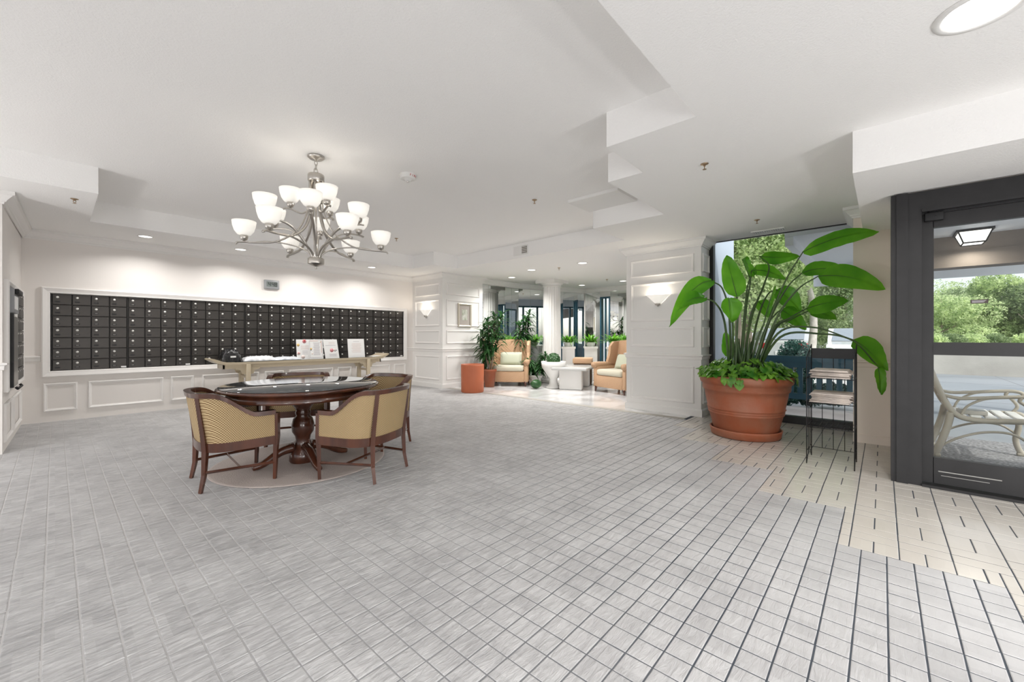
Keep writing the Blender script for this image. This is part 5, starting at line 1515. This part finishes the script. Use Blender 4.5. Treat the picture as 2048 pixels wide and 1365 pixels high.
for j in range(110):
    a = rr.uniform(0, 6.283); strap_leaf(q, (0.03*math.cos(a), 0.03*math.sin(a), 0.22 + 0.2 * rr.random()), (math.cos(a), math.sin(a), rr.uniform(0.3, 2.0)), rr.uniform(0.2, 0.36), 0.045, rr.uniform(0.2, 0.8), 5)
q.build('foliage', M_drac, t)
p = at(1072, 742, 9.5)
t = thing('mossy_stone', 'dark moss-covered stone on the lounge floor beside the topiary', 'stone', (p.x, p.y, 0.006))
bmm = bmesh.new(); bmesh.ops.create_icosphere(bmm, subdivisions=3, radius=0.12); rr = random.Random(9)
for v in bmm.verts: v.co = Vector((v.co.x * 1.25, v.co.y, (v.co.z + 0.12) * 0.85)) * (1 + rr.uniform(-.04, .04))
bmm.verts.index_update(); q = MB(); q.add([v.co.copy() for v in bmm.verts], [[v.index for v in f.verts] for f in bmm.faces], True); bmm.free(); q.build('stone', M_drac, t)

# ================================================================ OUTSIDE
ZG = -0.03
g = MB(); g.box((-60, -80, -0.6), (110, 80, -0.16)); tag(g.build('ground', M_asph), kind='structure')
g = MB(); g.box((4.86, -30, -0.16), (20.0, -0.21, ZG)); tag(g.build('ground_drive', M_drive), kind='structure')
g = MB(); g.box((6.93, -0.20, -0.16), (8.75, 2.02, ZG)); tag(g.build('ground_patio', M_patio), kind='structure')
g = MB()
for k in range(5): g.box((9.5 + k * 2.2, -30, ZG), (9.512 + k * 2.2, -0.3, ZG + 0.002))
g.box((6.0, -2.6, ZG), (20, -2.585, ZG + 0.002)); g.box((6.0, -5.6, ZG), (20, -5.585, ZG + 0.002)); tag(g.build('trim_9', mat('joint_dark', (0.2, 0.2, 0.2), 0.9)), kind='structure')
# porch roof, dark beam, pale fascia
g = MB(); g.box((6.97, -2.3, 2.62), (10.4, 1.04, 2.80)); g.box((4.86, -2.3, 2.62), (6.97, -0.21, 2.80)); tag(g.build('roof_porch', M_extw), kind='structure')
g = MB(); g.box((8.5, -2.3, 2.40), (8.75, -0.1, 2.62)); g.box((8.47, -2.3, 2.18), (8.78, -0.1, 2.40)); tag(g.build('beam_porch', M_extb), kind='structure')
g = MB(); g.box((10.28, -2.3, 2.22), (10.4, 1.04, 2.80)); g.box((7.0, 0.94, 2.50), (10.4, 1.04, 2.80)); tag(g.build('trim_10', M_extw), kind='structure')
g = MB(); g.box((8.5, -2.3, ZG), (8.75, -2.05, 2.18)); g.box((10.28, -2.3, ZG), (10.4, -2.1, 2.22)); tag(g.build('pillar_porch', M_extb), kind='structure')
# porch lantern
p = at(1946, 462, 1.42 * F / (HZ - 462)); p.z = 2.62
t = thing('porch_lantern', 'square bronze-framed ceiling lantern under the porch roof', 'ceiling light', p, 0)
q = MB(); q.prism([(-0.20, -0.17), (0.20, -0.17), (0.20, 0.17), (-0.20, 0.17)], -0.03, 0.0); q.build('base', M_bronze, t)
def tap(z): 
    k = 1 - (0.03 - z - 0.06) * 0.0; return k
top_, bot_, zt, zb = (0.18, 0.15), (0.125, 0.10), -0.03, -0.17
vs = [(sx * top_[0] * .97, sy * top_[1] * .97, zt) for sx, sy in ((-1,-1),(1,-1),(1,1),(-1,1))] + [(sx * bot_[0] * .97, sy * bot_[1] * .97, zb) for sx, sy in ((-1,-1),(1,-1),(1,1),(-1,1))]
q = MB(); q.add(vs, [(0,1,5,4),(1,2,6,5),(2,3,7,6),(3,0,4,7),(4,5,6,7)]); q.build('glass', M_glowpanel, t)
q = MB()
for sx, sy in ((-1,-1),(1,-1),(1,1),(-1,1)): q.tube([(sx*top_[0], sy*top_[1], zt), (sx*bot_[0], sy*bot_[1], zb)], 0.010, 4, smooth=False)
C4 = [(-1,-1),(1,-1),(1,1),(-1,1)]
for i in range(4):
    a, b = C4[i], C4[(i+1) % 4]; q.tube([(a[0]*bot_[0], a[1]*bot_[1], zb), (b[0]*bot_[0], b[1]*bot_[1], zb)], 0.010, 4, smooth=False)
q.build('cage', M_bronze, t)
area_lamp('porch_lamp', (p.x, p.y, 2.40), 7, 0.2, (1, 0.92, 0.8), 170)

# door mat and bench
t = tag(MB().box((5.05, -2.2, ZG), (7.3, -0.30, ZG + 0.014)).build('door_mat', M_mat), 'large speckled grey mat under the porch bench', 'mat')
bn = thing('porch_bench', 'cream cast metal porch bench with white slats and scrolled arms', 'bench', (6.30, -0.46, ZG + 0.014), 0)
def bench_side(x):
    q = MB(); Z = 0.0
    def bar(pts, w, k=6): q.tube(smooth_pts([(x, -a, z) for a, z in pts], k), w, 8)
    bar([(-0.10, 0.90), (-0.045, 0.72), (0.03, 0.52), (0.11, 0.425), (0.25, 0.40), (0.42, 0.415), (0.56, 0.425), (0.60, 0.40), (0.60, 0.34)], 0.026)          # back and seat line
    bar([(0.05, 0.46), (0.03, 0.34), (-0.005, 0.20), (-0.045, 0.07), (-0.07, 0.0)], [0.03] * 24 + [0.018])      # rear leg
    bar([(0.56, 0.42), (0.575, 0.30), (0.555, 0.16), (0.58, 0.05), (0.62, 0.0)], 0.024)                           # front leg
    bar([(-0.03, 0.10), (0.10, 0.21), (0.27, 0.29), (0.44, 0.30), (0.56, 0.22)], 0.011)                          # brace arch
    bar([(-0.01, 0.63), (0.10, 0.605), (0.25, 0.62), (0.42, 0.645), (0.54, 0.655), (0.60, 0.635), (0.595, 0.60), (0.565, 0.605)], 0.017)      # arm with scroll
    bar([(0.12, 0.44), (0.16, 0.53), (0.25, 0.60), (0.34, 0.63)], 0.011)
    bar([(0.53, 0.43), (0.565, 0.50), (0.53, 0.57), (0.49, 0.61), (0.50, 0.645)], 0.014)
    for (a, z) in ((-0.065, 0.0), (0.605, 0.0)): q.rbox((x - 0.028, -a - 0.045, 0.0), (x + 0.028, -a + 0.045, 0.03), 0.008)
    q.build('end_frame', M_bench, bn)
bench_side(-0.29); bench_side(0.29)
for k in range(5):
    a = 0.12 + k * 0.098
    q = MB(); q.rbox((-0.29, -a - 0.036, 0.424), (0.29, -a + 0.036, 0.446), 0.005); q.build('seat_slat', M_slat, bn)
for k in range(5):
    z = 0.52 + k * 0.085; a = 0.035 - (z - 0.52) * 0.36
    q = MB(); q.rbox((-0.29, -a - 0.012, z - 0.033), (0.29, -a + 0.012, z + 0.033), 0.005); q.build('back_slat', M_slat, bn)
t = thing('ash_box', 'small grey box lying on the bench slats', 'box', (6.12, -0.66, ZG + 0.014 + 0.447), 0.0)
q = MB(); q.rbox((-0.07, -0.10, 0), (0.07, 0.10, 0.04), 0.006); q.build('body', M_conc, t)
q = MB(); q.box((-0.055, -0.085, 0.04), (0.055, 0.085, 0.046)); q.build('lid', M_greyp, t)

# low concrete wall across the drive
lw_ = MB(); lw_.box((19.6, -30, ZG), (20.0, 0.8, 0.80)); tag(lw_.build('wall_drive', M_conc), kind='structure')

# teal railing
t = thing('porch_railing', 'dark teal wooden railing outside the picture window', 'railing', (8.55, 1.15, ZG))
q = MB(); q.box((-0.05, -0.95, 0.80), (0.05, 0.85, 0.90)); q.build('top_rail', M_teal, t)
q = MB(); q.box((-0.03, -0.95, 0.70), (0.03, 0.85, 0.80)); q.build('upper_rail', M_teal, t)
q = MB(); q.box((-0.03, -0.95, 0.16), (0.03, 0.85, 0.26)); q.build('lower_rail', M_teal, t)
for k in range(14):
    q = MB(); q.box((-0.018, -0.93 + k * 0.132, 0.26), (0.018, -0.855 + k * 0.132, 0.70)); q.build('baluster', M_teal, t)
for y in (-0.95, 0.85):
    q = MB(); q.box((-0.05, y - 0.05, 0), (0.05, y + 0.05, 0.95)); q.build('post', M_teal, t)

# ---- foliage
def leaf_cloud(mb, ctr, rad, n, size, rr, flat=0.85):
    for k in range(n):
        a = rr.uniform(0, 6.283); z = rr.uniform(-1, 1); r = rr.uniform(0.5, 1.0) ** 0.5; q = math.sqrt(1 - z * z)
        p = Vector((ctr[0] + rad[0] * r * q * math.cos(a), ctr[1] + rad[1] * r * q * math.sin(a), ctr[2] + rad[2] * r * z))
        n_ = Vector((rr.uniform(-1, 1), rr.uniform(-1, 1), rr.uniform(-0.6, 1))).normalized()
        s = n_.cross(Vector((rr.uniform(-1, 1), rr.uniform(-1, 1), rr.uniform(-1, 1)))).normalized(); u = n_.cross(s)
        w = size * rr.uniform(0.6, 1.3)
        mb.add([p - s*w*0.5, p - u*w*0.28 , p + s*w*0.6, p + u*w*0.28], [(0, 1, 2, 3)])
def tree(name, label, cat, loc, h, crown, m, seed, lobes=9, n=650, size=0.22, trunk=0.14, low=0.35, group=None):
    rr = random.Random(seed)
    t = thing(name, label, cat, (loc[0], loc[1], -0.16), rr.uniform(0, 6), group)
    q = MB(); q.tube(smooth_pts([(0, 0, 0), (rr.uniform(-.1, .1), rr.uniform(-.1, .1), h * 0.3), (rr.uniform(-.25, .25), rr.uniform(-.25, .25), h * 0.6), (0, 0, h * 0.88)], 4), [trunk * (1 - 0.06 * i) for i in range(13)], 8)
    for k in range(6):
        a = rr.uniform(0, 6.283); z = h * rr.uniform(0.35, 0.7)
        q.tube([(0, 0, z), (crown * 0.35 * math.cos(a), crown * 0.35 * math.sin(a), z + h * 0.08), (crown * 0.75 * math.cos(a), crown * 0.75 * math.sin(a), z + h * 0.2)], [trunk * 0.4, trunk * 0.28, trunk * 0.1], 6)
    q.build('trunk', M_birch if 'pale' in label else M_bark, t)
    f = MB()
    for k in range(lobes):
        a = 6.283 * k / lobes + rr.uniform(-.4, .4); zz = h * (low + (0.92 - low) * rr.random()); rd = crown * (0.35 + 0.45 * rr.random()) * (1.1 - 0.55 * zz / h)
        leaf_cloud(f, (rd * math.cos(a), rd * math.sin(a), zz), (crown * rr.uniform(.38, .55),) * 2 + (crown * rr.uniform(.28, .42),), n, size, rr)
    leaf_cloud(f, (0, 0, h * 0.72), (crown * 0.7, crown * 0.7, h * 0.22), n * 2, size, rr)
    f.build('crown', m, t)
    return t
def pol(pxx, d):
    p = at(pxx, HZ, d); return (p.x, p.y)
G1 = 'trees seen through the picture window'; G2 = 'trees beyond the drive wall'
tree('broadleaf_tree', 'tall sunlit tree filling the upper left of the window', 'tree', pol(1500, 15.0), 8.2, 2.7, M_tree1, 1, 11, 2600, 0.095, 0.16, 0.28, G1)
tree('broadleaf_tree', 'pale-trunked tree in the middle of the window view', 'tree', pol(1618, 14.0), 7.4, 2.4, M_tree1, 2, 10, 2400, 0.095, 0.135, 0.45, G1)
tree('broadleaf_tree', 'dark broad tree behind the white car', 'tree', pol(1690, 20.5), 6.5, 3.2, M_tree2, 3, 11, 2200, 0.125, 0.2, 0.15, G1)
tree('broadleaf_tree', 'light green tree behind the silver car', 'tree', pol(1560, 23), 9.5, 3.6, M_tree1, 4, 11, 2200, 0.14, 0.2, 0.15, G1)
tree('broadleaf_tree', 'tree half hidden by the white lounge wall outside', 'tree', pol(1440, 24), 9.5, 3.6, M_tree1, 5, 11, 1800, 0.14, 0.2, 0.12, G1)
for k, (pxx, d, h, cr, m, lb) in enumerate(((1880, 30, 4.7, 3.0, M_tree1, 'rounded tree at the left edge of the door glass'), (1925, 34, 4.8, 3.2, M_tree2, 'darker tree left of centre beyond the drive wall'),
        (1965, 31, 4.6, 2.8, M_tree1, 'pale green tree right of centre beyond the drive wall'), (2008, 30, 6.2, 2.4, M_tree1, 'tallest wispy tree with a pale trunk beyond the drive wall'), (2075, 28, 4.8, 2.4, M_tree2, 'dark conifer-like tree at the right frame edge'),
        (1900, 44, 6.6, 4.4, M_tree1, 'distant pale tree behind the rounded tree'), (2030, 46, 6.6, 4.4, M_tree2, 'distant dark tree behind the wispy tree'))):
    tree('broadleaf_tree', lb, 'tree', pol(pxx, d), h, cr, m, 40 + k, 9, 1300, 0.17, 0.13, 0.22, G2)
for k, (u, v, lb) in enumerate(((15.5, 6.3, 'tree outside the lounge windows, nearest the corner'), (16, 3.8, 'tree outside the lounge windows, farther right'))):
    tree('broadleaf_tree', lb, 'tree', (u, v), 6.0, 2.3, M_tree1, 60 + k, 9, 900, 0.15, 0.14, 0.12, 'trees outside the lounge windows')
# round bush and the low hedge at the railing
def bush(name, label, loc, rad, n, size, m, seed, z0=-0.1, cat='shrub', group=None):
    rr = random.Random(seed); t = thing(name, label, cat, (loc[0], loc[1], z0), 0, group)
    f = MB(); leaf_cloud(f, (0, 0, rad[2]), rad, n, size, rr); leaf_cloud(f, (0, 0, rad[2] * 0.95), tuple(r * 0.8 for r in rad), n // 2, size, rr)
    f.build('foliage', m, t)
    q = MB(); q.tube([(0, 0, 0), (0, 0, rad[2] * 1.2)], 0.03, 6)
    for k in range(5):
        a = 1.25 * k; q.tube([(0, 0, 0.1), (rad[0] * 0.5 * math.cos(a), rad[1] * 0.5 * math.sin(a), rad[2] * 1.2)], 0.015, 5)
    q.build('stems', M_bark, t)
bush('round_bush', 'round blue-green bush outside the window in front of the cars', pol(1590, 9.6), (0.42, 0.42, 0.62), 2600, 0.07, M_bush, 70)
for k, (pxx, lb) in enumerate(((1560, 'low hedge plant behind the railing, left of the round bush'), (1618, 'low hedge plant behind the railing under the round bush'), (1668, 'low hedge plant behind the rack and railing'))):
    bush('hedge_plant', lb, pol(pxx, 7.75), (0.34, 0.34, 0.22), 1000, 0.06, M_bush, 71 + k, group='low hedge plants behind the railing')
for k, (pxx, d, lb) in enumerate(((1868, 22.5, 'shrub at the door frame edge above the drive wall'), (1905, 23, 'second shrub from the door frame above the drive wall'), (1945, 23, 'middle shrub above the drive wall'), (1990, 23, 'shrub under the wispy tree above the drive wall'), (2050, 22.5, 'dark shrub at the right edge above the drive wall'))):
    bush('drive_shrub', lb, pol(pxx, d), (0.72, 0.72, 0.75), 1800, 0.12, (M_tree1, M_tree2)[k % 2], 80 + k, group='shrubs above the drive wall')

# cars
M_carlight = mat('car_pale', (0.62, 0.63, 0.66), 0.25, 0.2, coat=1.0)
def car(label, loc, rz, paint, name='parked_car'):
    t = thing(name, label, 'car', (loc[0], loc[1], -0.16), rz, 'parked cars')
    side = [(-2.2, 0.35), (-2.25, 0.75), (-2.1, 0.95), (-1.15, 1.05), (-0.35, 1.52), (1.2, 1.55), (1.95, 1.08), (2.2, 1.0), (2.25, 0.4), (2.0, 0.28), (-2.0, 0.28)]
    q = MB(); q.prism(side, -0.85, 0.85, M=RX); q.build('body', paint, t)
    q = MB(); q.add([(-1.14, -0.72, 1.06), (-1.14, 0.72, 1.06), (-0.37, 0.66, 1.51), (-0.37, -0.66, 1.51), (-1.16, -0.72, 1.07), (-1.16, 0.72, 1.07), (-0.39, 0.66, 1.525), (-0.39, -0.66, 1.525)], [(4,5,6,7),(0,1,5,4),(1,2,6,5),(2,3,7,6),(3,0,4,7)]); q.build('windscreen', M_carglass, t)
    q = MB(); q.add([(1.26, -0.66, 1.53), (1.26, 0.66, 1.53), (1.93, 0.70, 1.11), (1.93, -0.70, 1.11), (1.28, -0.66, 1.545), (1.28, 0.66, 1.545), (1.95, 0.70, 1.12), (1.95, -0.70, 1.12)], [(4,5,6,7),(0,1,5,4),(1,2,6,5),(2,3,7,6),(3,0,4,7)]); q.build('rear_window', M_carglass, t)
    for s in (1, -1):
        q = MB(); q.prism([(-0.95, 1.08), (-0.32, 1.46), (0.25, 1.48), (0.25, 1.08)], s*0.85 - 0.005, s*0.85 + 0.012 if s > 0 else s*0.85 - 0.012, M=RX); q.prism([(0.33, 1.08), (0.33, 1.48), (1.15, 1.48), (1.7, 1.08)], s*0.85 - 0.005, s*0.85 + 0.012 if s > 0 else s*0.85 - 0.012, M=RX); q.build('side_window', M_carglass, t)
        q = MB(); q.rbox((-2.27, s*0.72 - 0.15, 0.68), (-2.15, s*0.72 + 0.15, 0.84), 0.03); q.build('head_light', M_chrome, t)
        q = MB(); q.rbox((2.14, s*0.70 - 0.16, 0.78), (2.27, s*0.70 + 0.16, 0.98), 0.03); q.build('tail_light', M_tail, t)
        for xx in (-1.35, 1.4):
            w = MB(); w.lathe([(0.0001, -0.10), (0.30, -0.10), (0.33, -0.06), (0.33, 0.06), (0.30, 0.10), (0.0001, 0.10)], 24, M=Matrix.Translation((xx, s * 0.78, 0.33)) @ RX); wh = w.build('wheel', M_rubber, t)
            w = MB(); w.lathe([(0.0001, -0.012), (0.18, -0.012), (0.20, 0.0), (0.0001, 0.0)], 16, M=Matrix.Translation((xx, s * 0.885, 0.33)) @ RX); w.build('hub_cap', M_chrome, wh)
    q = MB(); q.box((-2.28, -0.5, 0.50), (-2.2, 0.5, 0.66)); q.build('grille', M_black, t)
    t.scale = (1.0, 1.0, 1.12)
    q = MB(); q.box((2.22, -0.25, 0.55), (2.27, 0.25, 0.68)); q.build('plate', M_paper, t)
car('white car facing us beyond the railing and rack', (22.2, 0.85), math.radians(2), M_carwhite)
car('pale silver car with red tail lights behind the round bush', (22.4, 3.08), math.radians(180), M_carlight)
car('white car parked farthest left, behind the plant stalks', (23.0, 5.25), math.radians(180), M_carwhite)
